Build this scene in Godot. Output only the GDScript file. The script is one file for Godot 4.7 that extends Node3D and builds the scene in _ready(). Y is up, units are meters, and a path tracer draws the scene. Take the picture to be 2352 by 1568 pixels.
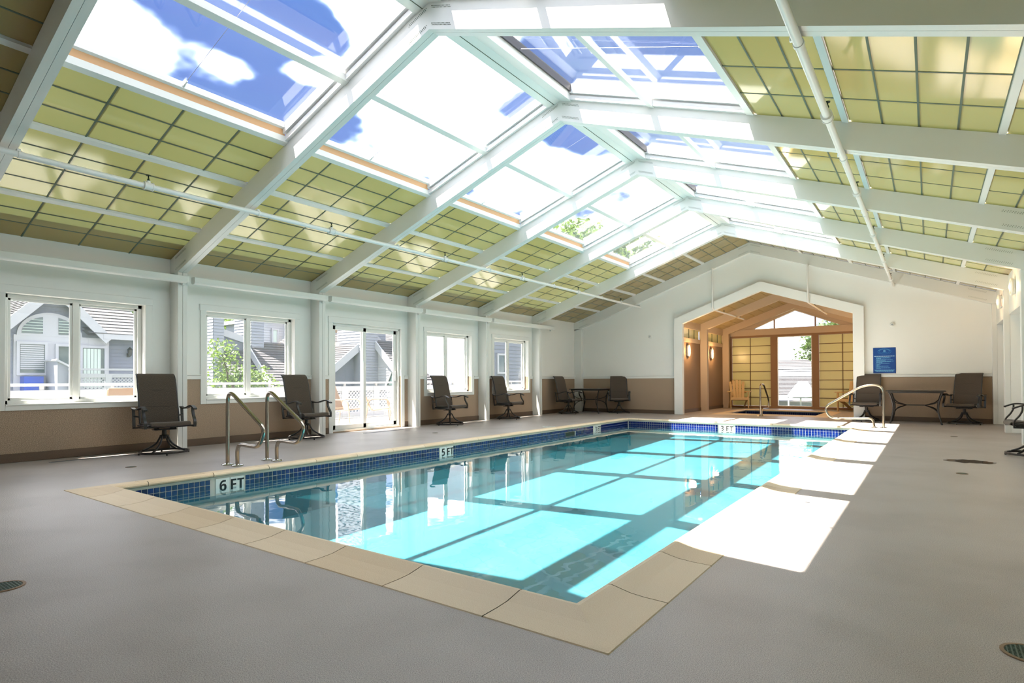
extends Node3D
# World: X to the right, Y up, D = depth away from the viewer (z = -D). Metres.

const CAM_Y := 0.95
const RIDGE_X := -3.705
const RIDGE_Y := 4.445
const SLOPE_L := 0.342
const SLOPE_R := 0.354
const BAY := 2.32987
const WALL_L := -8.83
const WALL_R := 1.13
const WALL_B := 15.633
const WALL_F := -3.0

var M := {}
var used := {}
var cache := {}


func V(x: float, y: float, d: float) -> Vector3:
	return Vector3(x, y, -d)


func frame_d(k: int) -> float:
	return 3.98338 + BAY * k


func roof_y(x: float) -> float:
	return RIDGE_Y - (SLOPE_L * (RIDGE_X - x) if x < RIDGE_X else SLOPE_R * (x - RIDGE_X))


# ---------------------------------------------------------------- mesh building
class MB:
	var v := PackedVector3Array()
	var n := PackedVector3Array()
	var uv := PackedVector2Array()

	func tri(a: Vector3, b: Vector3, c: Vector3) -> void:
		var m := (b - a).cross(c - a).normalized()
		v.append(a); v.append(c); v.append(b)
		for i in 3:
			n.append(m)
			uv.append(Vector2.ZERO)

	func quad(a: Vector3, b: Vector3, c: Vector3, d: Vector3) -> void:
		tri(a, b, c)
		tri(a, c, d)

	func quad_uv(a: Vector3, b: Vector3, c: Vector3, d: Vector3) -> void:
		var s := uv.size()
		quad(a, b, c, d)
		var t := [Vector2(0, 1), Vector2(1, 1), Vector2(1, 0), Vector2(0, 0)]
		var o := [0, 2, 1, 0, 3, 2]
		for i in 6:
			uv[s + i] = t[o[i]]

	func smooth(a: Vector3, b: Vector3, c: Vector3, na: Vector3, nb: Vector3, nc: Vector3) -> void:
		v.append(a); v.append(c); v.append(b)
		n.append(na); n.append(nc); n.append(nb)
		for i in 3:
			uv.append(Vector2.ZERO)

	func box(c: Vector3, s: Vector3, b := Basis()) -> void:
		var h := s * 0.5
		var p: Array[Vector3] = []
		for i in 8:
			p.append(c + b * Vector3(h.x * (1 if i & 1 else -1), h.y * (1 if i & 2 else -1), h.z * (1 if i & 4 else -1)))
		quad(p[4], p[5], p[7], p[6])
		quad(p[1], p[0], p[2], p[3])
		quad(p[5], p[1], p[3], p[7])
		quad(p[0], p[4], p[6], p[2])
		quad(p[6], p[7], p[3], p[2])
		quad(p[0], p[1], p[5], p[4])

	# x0..x1, y0..y1, depth d0..d1
	func r(x0: float, x1: float, y0: float, y1: float, d0: float, d1: float) -> void:
		box(Vector3((x0 + x1) / 2, (y0 + y1) / 2, -(d0 + d1) / 2), Vector3(absf(x1 - x0), absf(y1 - y0), absf(d1 - d0)))

	# chamfered box
	func cbox(c: Vector3, s: Vector3, ch: float, b := Basis()) -> void:
		var h := s * 0.5
		var k := minf(ch, minf(h.x, minf(h.y, h.z)) * 0.95)
		var q := func(x: float, y: float, z: float) -> Vector3: return c + b * Vector3(x, y, z)
		for sg in [-1.0, 1.0]:
			var zz: float = h.z * sg
			var f := [q.call(-(h.x - k) * sg, -(h.y - k), zz), q.call((h.x - k) * sg, -(h.y - k), zz), q.call((h.x - k) * sg, h.y - k, zz), q.call(-(h.x - k) * sg, h.y - k, zz)]
			quad(f[0], f[1], f[2], f[3])
			var xx: float = h.x * sg
			f = [q.call(xx, -(h.y - k), (h.z - k) * sg), q.call(xx, -(h.y - k), -(h.z - k) * sg), q.call(xx, h.y - k, -(h.z - k) * sg), q.call(xx, h.y - k, (h.z - k) * sg)]
			quad(f[0], f[1], f[2], f[3])
			var yy: float = h.y * sg
			f = [q.call(-(h.x - k), yy, (h.z - k) * sg), q.call(h.x - k, yy, (h.z - k) * sg), q.call(h.x - k, yy, -(h.z - k) * sg), q.call(-(h.x - k), yy, -(h.z - k) * sg)]
			quad(f[0], f[1], f[2], f[3])
		for s1 in [-1.0, 1.0]:
			for s2 in [-1.0, 1.0]:
				var m: float = s1 * s2
				_edge(q.call(s1 * h.x, s2 * (h.y - k), -(h.z - k)), q.call(s1 * h.x, s2 * (h.y - k), h.z - k), q.call(s1 * (h.x - k), s2 * h.y, h.z - k), q.call(s1 * (h.x - k), s2 * h.y, -(h.z - k)), c)
				_edge(q.call(s1 * h.x, -(h.y - k), s2 * (h.z - k)), q.call(s1 * h.x, h.y - k, s2 * (h.z - k)), q.call(s1 * (h.x - k), h.y - k, s2 * h.z), q.call(s1 * (h.x - k), -(h.y - k), s2 * h.z), c)
				_edge(q.call(-(h.x - k), s1 * h.y, s2 * (h.z - k)), q.call(h.x - k, s1 * h.y, s2 * (h.z - k)), q.call(h.x - k, s1 * (h.y - k), s2 * h.z), q.call(-(h.x - k), s1 * (h.y - k), s2 * h.z), c)
				for s3 in [-1.0, 1.0]:
					var a: Vector3 = q.call(s1 * h.x, s2 * (h.y - k), s3 * (h.z - k))
					var d: Vector3 = q.call(s1 * (h.x - k), s2 * h.y, s3 * (h.z - k))
					var e: Vector3 = q.call(s1 * (h.x - k), s2 * (h.y - k), s3 * h.z)
					if (d - a).cross(e - a).dot(a - c) > 0:
						tri(a, d, e)
					else:
						tri(a, e, d)

	func _edge(a: Vector3, b: Vector3, d: Vector3, e: Vector3, c: Vector3) -> void:
		if (b - a).cross(d - a).dot(a - c) > 0:
			quad(a, b, d, e)
		else:
			quad(e, d, b, a)

	func cr(x0: float, x1: float, y0: float, y1: float, d0: float, d1: float, ch := 0.004) -> void:
		cbox(Vector3((x0 + x1) / 2, (y0 + y1) / 2, -(d0 + d1) / 2), Vector3(absf(x1 - x0), absf(y1 - y0), absf(d1 - d0)), ch)

	# polygon in X/Y (counter-clockwise seen from the viewer's side, towards +D), from depth d0 to d1
	func ext_xy(poly: PackedVector2Array, d0: float, d1: float) -> void:
		if Geometry2D.is_polygon_clockwise(poly):
			poly = poly.duplicate()
			poly.reverse()
		var t := Geometry2D.triangulate_polygon(poly)
		for i in range(0, t.size(), 3):
			var a := poly[t[i]]
			var b := poly[t[i + 1]]
			var c := poly[t[i + 2]]
			if (b - a).cross(c - a) < 0:
				var w := b
				b = c
				c = w
			tri(Vector3(a.x, a.y, -d0), Vector3(b.x, b.y, -d0), Vector3(c.x, c.y, -d0))
			tri(Vector3(a.x, a.y, -d1), Vector3(c.x, c.y, -d1), Vector3(b.x, b.y, -d1))
		for i in poly.size():
			var a := poly[i]
			var b := poly[(i + 1) % poly.size()]
			quad(Vector3(a.x, a.y, -d1), Vector3(b.x, b.y, -d1), Vector3(b.x, b.y, -d0), Vector3(a.x, a.y, -d0))

	# the same, polygon in D/Y, from x0 to x1
	func ext_dy(poly: PackedVector2Array, x0: float, x1: float) -> void:
		var o := MB.new()
		o.ext_xy(poly, 0.0, x1 - x0)
		# own (d, y, -t) -> world (x1 - t, y, -d): a proper turn about Y
		for i in o.v.size():
			var p := o.v[i]
			v.append(Vector3(x1 + p.z, p.y, -p.x))
			var m := o.n[i]
			n.append(Vector3(m.z, m.y, -m.x))
			uv.append(Vector2.ZERO)

	func tube(path: Array, rad, seg := 8, closed := false, caps := true) -> void:
		var c := path.size()
		var ring := []
		var nor := []
		var t0: Vector3 = (path[1] - path[0]).normalized()
		var up := Vector3.UP if absf(t0.y) < 0.9 else Vector3.RIGHT
		var side := t0.cross(up).normalized()
		for i in c:
			var a: Vector3 = path[(i - 1 + c) % c] if closed or i > 0 else path[i]
			var b: Vector3 = path[(i + 1) % c] if closed or i < c - 1 else path[i]
			var t := (b - a).normalized()
			side = (side - t * side.dot(t)).normalized()
			var o := side.cross(t).normalized()
			var rr: float = rad[i] if rad is Array else rad
			var ps := PackedVector3Array()
			var ns := PackedVector3Array()
			for j in seg:
				var f := TAU * j / seg
				var m := side * cos(f) + o * sin(f)
				ps.append(path[i] + m * rr)
				ns.append(m)
			ring.append(ps)
			nor.append(ns)
		for i in (c if closed else c - 1):
			var k := (i + 1) % c
			for j in seg:
				var l := (j + 1) % seg
				smooth(ring[i][j], ring[k][l], ring[i][l], nor[i][j], nor[k][l], nor[i][l])
				smooth(ring[i][j], ring[k][j], ring[k][l], nor[i][j], nor[k][j], nor[k][l])
		if caps and not closed:
			for j in range(1, seg - 1):
				tri(ring[0][0], ring[0][j], ring[0][j + 1])
				tri(ring[c - 1][0], ring[c - 1][j + 1], ring[c - 1][j])

	# a bar of rectangular section (w across, h along the given up direction) along a path
	func bar(path: Array, w: float, h: float, up := Vector3.UP, closed := false) -> void:
		var c := path.size()
		var rings := []
		for i in c:
			var a: Vector3 = path[(i - 1 + c) % c] if closed or i > 0 else path[i]
			var b: Vector3 = path[(i + 1) % c] if closed or i < c - 1 else path[i]
			var t := (b - a).normalized()
			var s := t.cross(up).normalized()
			var o := s.cross(t).normalized()
			rings.append([path[i] - s * w / 2 - o * h / 2, path[i] + s * w / 2 - o * h / 2, path[i] + s * w / 2 + o * h / 2, path[i] - s * w / 2 + o * h / 2])
		for i in (c if closed else c - 1):
			var k := (i + 1) % c
			for j in 4:
				var l := (j + 1) % 4
				quad(rings[k][j], rings[k][l], rings[i][l], rings[i][j])
		if not closed:
			quad(rings[0][0], rings[0][1], rings[0][2], rings[0][3])
			quad(rings[c - 1][3], rings[c - 1][2], rings[c - 1][1], rings[c - 1][0])

	# profile of (radius, y), bottom to top
	func lathe(pr: Array, seg := 16, at := Vector3.ZERO, b := Basis()) -> void:
		for i in pr.size() - 1:
			var p: Vector2 = pr[i]
			var q: Vector2 = pr[i + 1]
			var s := Vector2(q.y - p.y, p.x - q.x).normalized()
			for j in seg:
				var f := TAU * j / seg
				var g := TAU * (j + 1) / seg
				var cf := Vector3(cos(f), 0, sin(f))
				var cg := Vector3(cos(g), 0, sin(g))
				var up := Vector3.UP
				var a := at + b * (cf * p.x + up * p.y)
				var a2 := at + b * (cg * p.x + up * p.y)
				var c := at + b * (cg * q.x + up * q.y)
				var c2 := at + b * (cf * q.x + up * q.y)
				var nf := b * (cf * s.x + up * s.y)
				var ng := b * (cg * s.x + up * s.y)
				if p.x > 1e-5:
					smooth(a, c, a2, nf, ng, ng)
				if q.x > 1e-5:
					smooth(a, c2, c, nf, nf, ng)

	# rows of points with a thickness of their own at each point
	func slab(rows: Array, th: Array) -> void:
		var R := rows.size()
		var C: int = rows[0].size()
		var top := []
		var bot := []
		var nn := []
		for i in R:
			var a := PackedVector3Array()
			var b := PackedVector3Array()
			var c := PackedVector3Array()
			for j in C:
				var du: Vector3 = rows[mini(i + 1, R - 1)][j] - rows[maxi(i - 1, 0)][j]
				var dv: Vector3 = rows[i][mini(j + 1, C - 1)] - rows[i][maxi(j - 1, 0)]
				var m := du.cross(dv).normalized()
				c.append(m)
				a.append(rows[i][j] + m * th[i][j] / 2)
				b.append(rows[i][j] - m * th[i][j] / 2)
			top.append(a); bot.append(b); nn.append(c)
		for i in R - 1:
			for j in C - 1:
				smooth(top[i][j], top[i + 1][j], top[i + 1][j + 1], nn[i][j], nn[i + 1][j], nn[i + 1][j + 1])
				smooth(top[i][j], top[i + 1][j + 1], top[i][j + 1], nn[i][j], nn[i + 1][j + 1], nn[i][j + 1])
				smooth(bot[i][j], bot[i + 1][j + 1], bot[i + 1][j], -nn[i][j], -nn[i + 1][j + 1], -nn[i + 1][j])
				smooth(bot[i][j], bot[i][j + 1], bot[i + 1][j + 1], -nn[i][j], -nn[i][j + 1], -nn[i + 1][j + 1])
		for i in R - 1:
			quad(top[i][0], bot[i][0], bot[i + 1][0], top[i + 1][0])
			quad(top[i + 1][C - 1], bot[i + 1][C - 1], bot[i][C - 1], top[i][C - 1])
		for j in C - 1:
			quad(top[0][j + 1], bot[0][j + 1], bot[0][j], top[0][j])
			quad(top[R - 1][j], bot[R - 1][j], bot[R - 1][j + 1], top[R - 1][j + 1])

	func mesh() -> ArrayMesh:
		var a := []
		a.resize(Mesh.ARRAY_MAX)
		a[Mesh.ARRAY_VERTEX] = v
		a[Mesh.ARRAY_NORMAL] = n
		a[Mesh.ARRAY_TEX_UV] = uv
		var m := ArrayMesh.new()
		m.add_surface_from_arrays(Mesh.PRIMITIVE_TRIANGLES, a)
		return m


# ---------------------------------------------------------------- nodes
func numbered(called: String) -> String:
	var k: int = used.get(called, 0)
	used[called] = k + 1
	return called if k == 0 else "%s_%03d" % [called, k]


func tag(o: Node3D, label := "", category := "", group := "", kind := "") -> void:
	if label: o.set_meta("label", label)
	if category: o.set_meta("category", category)
	if group: o.set_meta("group", group)
	if kind: o.set_meta("kind", kind)


func thing(called: String, label: String, category: String, at := Vector3.ZERO, turn := 0.0, group := "") -> Node3D:
	var o := Node3D.new()
	o.name = numbered(called)
	add_child(o)
	o.position = at
	o.rotation.y = turn
	tag(o, label, category, group)
	return o


func shell(called: String, label := "") -> Node3D:
	var o := Node3D.new()
	o.name = numbered(called)
	add_child(o)
	tag(o, label, "", "", "structure")
	return o


func put(parent: Node, called: String, mesh, mat: Material, at := Vector3.ZERO, b := Basis()) -> MeshInstance3D:
	var o := MeshInstance3D.new()
	o.name = called
	o.mesh = mesh.mesh() if mesh is MB else mesh
	o.material_override = mat
	parent.add_child(o, true)
	o.transform = Transform3D(b, at)
	return o


func copy(o: Node3D, at: Vector3, turn: float, label: String) -> Node3D:
	var c: Node3D = o.duplicate()
	c.name = numbered(String(o.name))
	add_child(c)
	c.position = at
	c.rotation.y = turn
	c.set_meta("label", label)
	return c


# ---------------------------------------------------------------- materials
func mat(c: Color, rough := 0.6, metal := 0.0, spec := 0.5) -> StandardMaterial3D:
	var m := StandardMaterial3D.new()
	m.albedo_color = c
	m.roughness = rough
	m.metallic = metal
	m.metallic_specular = spec
	return m


func noise_tex(sd: int, freq: float, stops: Array, size := 512, oct := 4, kind := FastNoiseLite.TYPE_SIMPLEX_SMOOTH) -> NoiseTexture2D:
	var f := FastNoiseLite.new()
	f.seed = sd
	f.noise_type = kind
	f.frequency = freq
	f.fractal_type = FastNoiseLite.FRACTAL_FBM
	f.fractal_octaves = oct
	var t := NoiseTexture2D.new()
	t.width = size
	t.height = size
	t.seamless = true
	t.noise = f
	if stops:
		var g := Gradient.new()
		g.offsets = PackedFloat32Array(stops.map(func(s): return s[0]))
		g.colors = PackedColorArray(stops.map(func(s): return s[1]))
		t.color_ramp = g
	return t


func grained(m: StandardMaterial3D, tex: Texture2D, scale: float, bump: Texture2D = null, depth := 0.1, world := true) -> StandardMaterial3D:
	m.albedo_texture = tex
	m.uv1_triplanar = true
	m.uv1_world_triplanar = world
	m.uv1_scale = Vector3.ONE * scale
	if bump:
		m.heightmap_enabled = true
		m.heightmap_texture = bump
		m.heightmap_scale = depth
	return m


func glass(alpha := 0.06, tint := Color(0.85, 0.93, 0.93)) -> StandardMaterial3D:
	var m := mat(Color(tint, alpha), 0.0)
	m.transparency = BaseMaterial3D.TRANSPARENCY_ALPHA
	return m


func make_materials() -> void:
	M.white = mat(Color(0.90, 0.905, 0.89), 0.45)
	M.wall = mat(Color(0.915, 0.92, 0.905), 0.55)
	M.steel_white = mat(Color(0.88, 0.885, 0.87), 0.38)
	M.trim = mat(Color(0.91, 0.915, 0.90), 0.4)
	var sp := [[0.0, Color(0.36, 0.30, 0.25)], [0.38, Color(0.55, 0.475, 0.40)], [0.52, Color(0.68, 0.59, 0.50)], [0.75, Color(0.80, 0.71, 0.61)], [1.0, Color(0.86, 0.79, 0.70)]]
	var fine := noise_tex(11, 0.16, sp, 512, 3)
	M.wainscot = grained(mat(Color(1, 1, 1), 0.75), fine, 1.6, noise_tex(12, 0.16, [], 512, 3), 0.25)
	M.cove = grained(mat(Color(0.60, 0.56, 0.53), 0.55), fine, 2.2)
	var fl := [[0.0, Color(0.46, 0.44, 0.425)], [0.40, Color(0.63, 0.605, 0.59)], [0.55, Color(0.70, 0.675, 0.655)], [1.0, Color(0.83, 0.81, 0.785)]]
	M.floor = grained(mat(Color(1, 0.99, 0.99), 0.42, 0.0, 0.5), noise_tex(21, 0.19, fl, 1024, 3), 1.1, noise_tex(22, 0.2, [], 512, 3), 0.12)
	var fd := StandardMaterial3D.new()
	M.floor.detail_enabled = true
	M.floor.detail_blend_mode = BaseMaterial3D.BLEND_MODE_MUL
	M.floor.detail_uv_layer = BaseMaterial3D.DETAIL_UV_2
	M.floor.detail_albedo = noise_tex(23, 0.012, [[0.0, Color(0.90, 0.89, 0.88)], [0.5, Color(0.97, 0.965, 0.96)], [1.0, Color(1, 1, 1)]], 512, 5)
	M.floor.uv2_triplanar = true
	M.floor.uv2_world_triplanar = true
	M.floor.uv2_scale = Vector3.ONE * 0.17
	var cp := [[0.0, Color(0.80, 0.70, 0.56)], [0.35, Color(0.865, 0.775, 0.645)], [0.6, Color(0.885, 0.805, 0.685)], [1.0, Color(0.93, 0.865, 0.765)]]
	M.coping = grained(mat(Color(1, 1, 1), 0.55), noise_tex(31, 0.2, cp, 512, 3), 2.0, noise_tex(32, 0.2, [], 512, 3), 0.08)
	M.coping_b = grained(mat(Color(0.97, 0.955, 0.93), 0.55), noise_tex(33, 0.18, cp, 512, 3), 1.8, noise_tex(32, 0.2, [], 512, 3), 0.08)
	M.grout = mat(Color(0.80, 0.79, 0.74), 0.8)
	M.joint = mat(Color(0.62, 0.52, 0.38), 0.8)
	M.tile = mat(Color(0.02, 0.10, 0.36), 0.12)
	M.tile_b = mat(Color(0.025, 0.14, 0.42), 0.12)
	M.tile_c = mat(Color(0.015, 0.07, 0.28), 0.12)
	M.tile_white = mat(Color(0.90, 0.91, 0.88), 0.2)
	M.black = mat(Color(0.03, 0.03, 0.035), 0.5)
	M.plaster = grained(mat(Color(1, 1, 1), 0.7), noise_tex(41, 0.01, [[0.0, Color(0.15, 0.455, 0.515)], [1.0, Color(0.18, 0.48, 0.54)]], 256), 0.4)
	M.spa_shell = mat(Color(0.35, 0.42, 0.46), 0.6)
	M.water = glass(0.03, Color(0.2, 0.75, 0.82))
	M.water.roughness = 0.0
	M.water.normal_enabled = true
	var wn := noise_tex(51, 0.008, [], 512, 3)
	wn.as_normal_map = true
	wn.bump_strength = 1.6
	M.water.normal_texture = wn
	M.water.normal_scale = 0.10
	M.water.uv1_triplanar = true
	M.water.uv1_world_triplanar = true
	M.water.uv1_scale = Vector3(0.55, 0.55, 0.55)
	M.panel = mat(Color(0.64, 0.565, 0.36), 0.10, 0.0, 0.6)
	M.panel.backlight_enabled = true
	M.panel.backlight = Color(0.165, 0.185, 0.11)
	M.panel_b = M.panel.duplicate()
	M.panel_b.albedo_color = Color(0.62, 0.54, 0.335)
	M.panel_tan = M.panel
	M.shoji = mat(Color(0.86, 0.84, 0.66), 0.25)
	M.shoji.backlight_enabled = true
	M.shoji.backlight = Color(0.62, 0.61, 0.47)
	M.batten = mat(Color(0.36, 0.40, 0.33), 0.6)
	M.shoji_bar = mat(Color(0.40, 0.30, 0.19), 0.6)
	M.roofing = mat(Color(0.45, 0.43, 0.42), 0.9)
	M.curb_tan = mat(Color(0.80, 0.62, 0.44), 0.5)
	M.curb_white = mat(Color(0.90, 0.90, 0.90), 0.4)
	M.dark_metal = mat(Color(0.22, 0.21, 0.22), 0.45)
	M.glass = glass(0.05)
	M.sky_glass = glass(0.04, Color(0.88, 0.94, 0.96))
	M.brown = mat(Color(0.55, 0.42, 0.29), 0.55)
	M.tan_board = mat(Color(0.76, 0.68, 0.58), 0.55)
	var bw := [[0.0, Color(0.42, 0.33, 0.26)], [0.5, Color(0.52, 0.43, 0.35)], [1.0, Color(0.60, 0.51, 0.42)]]
	M.brown_wall = grained(mat(Color(1, 1, 1), 0.75), noise_tex(13, 0.14, bw, 512, 3), 1.6)
	M.pipe = mat(Color(0.90, 0.90, 0.89), 0.3)
	M.bronze = mat(Color(0.12, 0.20, 0.16), 0.35, 0.7)
	M.chrome = mat(Color(0.66, 0.62, 0.57), 0.2, 1.0)
	M.flange = mat(Color(0.75, 0.75, 0.74), 0.15, 1.0)
	M.iron = mat(Color(0.075, 0.065, 0.065), 0.38, 0.0, 0.6)
	var fb := [[0.0, Color(0.14, 0.115, 0.095)], [0.45, Color(0.27, 0.23, 0.195)], [0.6, Color(0.34, 0.295, 0.25)], [1.0, Color(0.52, 0.46, 0.395)]]
	M.fabric = grained(mat(Color(1, 1, 1), 0.85), noise_tex(61, 0.10, fb, 512, 3), 1.0, null, 0.0, false)
	M.fabric.uv1_scale = Vector3(7.0, 1.1, 7.0)
	M.fabric.rim_enabled = true
	M.fabric.rim = 0.25
	M.seam = mat(Color(0.17, 0.145, 0.125), 0.9)
	M.table = grained(mat(Color(1, 1, 1), 0.3), noise_tex(62, 0.05, [[0.0, Color(0.13, 0.12, 0.115)], [1.0, Color(0.24, 0.22, 0.205)]], 256), 2.0)
	M.adirondack = mat(Color(0.80, 0.69, 0.50), 0.5)
	M.lens = mat(Color(0.62, 0.66, 0.68), 0.2)
	M.lamp_lens = mat(Color(0.62, 0.64, 0.64), 0.2)
	M.lamp_lens.emission_enabled = true
	M.lamp_lens.emission = Color(1.0, 0.84, 0.62)
	M.lamp_lens.emission_energy_multiplier = 0.3
	M.sconce_glass = glass(0.12, Color(0.9, 0.92, 0.95))
	M.cable = mat(Color(0.55, 0.56, 0.60), 0.3, 0.8)
	M.grate = mat(Color(0.33, 0.40, 0.36), 0.5, 0.3)
	M.grate_rim = mat(Color(0.52, 0.42, 0.32), 0.5, 0.3)
	M.wet = mat(Color(0.30, 0.265, 0.23), 0.08)
	M.sign = mat(Color(0.02, 0.23, 0.56), 0.3)


# ---------------------------------------------------------------- sky
func make_sky() -> ImageTexture:
	var w := 3072
	var h := 1536
	var im := Image.create(w, h, false, Image.FORMAT_RGB8)
	var f := FastNoiseLite.new()
	f.seed = 7
	f.frequency = 1.0
	f.fractal_octaves = 6
	f.fractal_gain = 0.52
	var g := FastNoiseLite.new()
	g.seed = 19
	g.frequency = 0.75
	g.fractal_octaves = 3
	# clear gaps and cloud heads as they stand in the sky: (p.x, p.y, radius, amount)
	var spots := [[-1.07, -0.66, 0.10, -0.75], [-1.00, -0.755, 0.07, -0.5], [-0.815, -1.18, 0.05, -0.55], [-0.76, -1.39, 0.09, -0.6], [-0.64, -1.05, 0.11, -0.7], [-0.53, -1.19, 0.13, -0.9], [-0.40, -1.25, 0.12, -0.8], [-0.37, -1.72, 0.13, -0.5],
		[-1.29, -0.50, 0.13, 0.5], [-1.25, -0.66, 0.09, 0.5], [-1.13, -0.78, 0.07, 0.5], [-0.88, -0.79, 0.09, 0.5], [-1.02, -0.95, 0.13, 0.45], [-0.85, -1.07, 0.08, 0.4], [-1.13, -1.2, 0.15, 0.4], [-1.04, -1.5, 0.16, 0.35], [-0.6, -1.54, 0.12, 0.35], [-0.74, -1.77, 0.14, 0.35], [-0.36, -1.42, 0.06, 0.3]]
	var sun2 := Vector2(-0.266, 0.40).normalized() * 0.035
	var bytes := PackedByteArray()
	bytes.resize(w * h * 3)
	for j in h:
		var el := PI * (0.5 - (j + 0.5) / h)
		if el < -0.02:
			for i in w:
				var o := (j * w + i) * 3
				bytes[o] = 58; bytes[o + 1] = 60; bytes[o + 2] = 62
			continue
		var y := sin(maxf(el, 0.0))
		var c := cos(el)
		var inv := c / (y + 0.2)
		var hor := pow(1.0 - y, 3.5)
		var br := lerpf(23.0, 46.0, hor)
		var bg := lerpf(38.0, 58.0, hor)
		var bb := lerpf(73.0, 79.0, hor)
		for i in w:
			var az := TAU * (i + 0.5) / w
			var p := Vector2(sin(az), -cos(az)) * inv   # x and z of the direction that the panorama shows there
			var nz := f.get_noise_2dv(p * 1.15)
			var base := nz * 1.5 + g.get_noise_2dv(p * 0.9) * 0.55 + 0.10
			if p.y < 0.0 and p.x < 0.2:
				for s in spots:
					var q: float = Vector2(p.x - s[0], p.y - s[1]).length_squared() / (s[2] * s[2])
					if q < 5.0:
						base += s[3] * exp(-q)
			var dens := smoothstep(-0.06, 0.22, base)
			var o := (j * w + i) * 3
			if dens <= 0.0:
				bytes[o] = int(br); bytes[o + 1] = int(bg); bytes[o + 2] = int(bb)
				continue
			var nl := f.get_noise_2dv((p + sun2) * 1.15)
			var lit := clampf(0.80 - base * 0.22 + (nz - nl) * 1.6, 0.0, 1.0)
			var cr := lerpf(64.0, 215.0, lit)
			var cg := lerpf(66.0, 215.0, lit)
			var cb := lerpf(73.0, 217.0, lit)
			bytes[o] = int(lerpf(br, cr, dens)); bytes[o + 1] = int(lerpf(bg, cg, dens)); bytes[o + 2] = int(lerpf(bb, cb, dens))
	im.set_data(w, h, false, Image.FORMAT_RGB8, bytes)
	return ImageTexture.create_from_image(im)


func _ready() -> void:
	# camera: level lens with a rise, from the fitted view of the photograph
	var cam := Camera3D.new()
	cam.name = "camera"
	cam.projection = Camera3D.PROJECTION_FRUSTUM
	cam.near = 0.05
	cam.far = 400.0
	var focal := 1328.94   # in pixels of the 2352 x 1568 frame
	cam.size = cam.near * 1568.0 / focal
	cam.frustum_offset = Vector2(0, cam.near * 75.57 / focal)
	add_child(cam)
	var yaw := 0.6250
	var pitch := 0.01023
	var roll := 0.0044
	cam.transform = Transform3D(Basis(Vector3.UP, yaw) * Basis(Vector3.RIGHT, pitch) * Basis(Vector3.BACK, -roll), Vector3(0, CAM_Y, 0))
	cam.current = true

	var env := Environment.new()
	env.background_mode = Environment.BG_SKY
	env.sky = Sky.new()
	var sm := PanoramaSkyMaterial.new()
	sm.panorama = make_sky()
	env.sky.sky_material = sm
	env.background_energy_multiplier = 8.0
	env.tonemap_mode = Environment.TONE_MAPPER_LINEAR
	env.tonemap_exposure = 1.5
	env.sdfgi_enabled = true
	env.ssao_enabled = true
	env.ssil_enabled = true
	var we := WorldEnvironment.new()
	we.name = "world_environment"
	we.environment = env
	add_child(we)

	var sun := DirectionalLight3D.new()
	sun.name = "sun"
	sun.light_energy = 9.0
	sun.light_color = Color(1.0, 0.97, 0.92)
	sun.light_angular_distance = 0.55
	sun.shadow_enabled = true
	sun.sky_mode = DirectionalLight3D.SKY_MODE_LIGHT_ONLY
	add_child(sun)
	sun.look_at_from_position(Vector3(-2.66, 10, 3.92), Vector3.ZERO, Vector3.RIGHT)

	make_materials()
	build_shell()
	build_roof()
	build_alcove()
	build_pool()
	build_spa()
	build_fittings()
	build_furniture()
	build_outside()


# ---------------------------------------------------------------- room shell
func holed(m: MB, x0: float, x1: float, d0: float, d1: float, y0: float, y1: float, holes: Array) -> void:
	# a wall along D (x0..x1 thick) with openings [d0, d1, y0, y1]
	var at := d0
	for h in holes:
		if h[0] > at: m.r(x0, x1, y0, y1, at, h[0])
		if h[2] > y0: m.r(x0, x1, y0, minf(h[2], y1), h[0], h[1])
		if h[3] < y1: m.r(x0, x1, maxf(h[3], y0), y1, h[0], h[1])
		at = h[1]
	if at < d1: m.r(x0, x1, y0, y1, at, d1)


const WINDOWS := [[2.03, 3.53], [4.365, 5.86], [9.075, 10.585], [11.465, 12.98]]
const DOOR := [6.64, 8.325]
const WY0 := 0.685
const WY1 := 2.015


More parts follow.
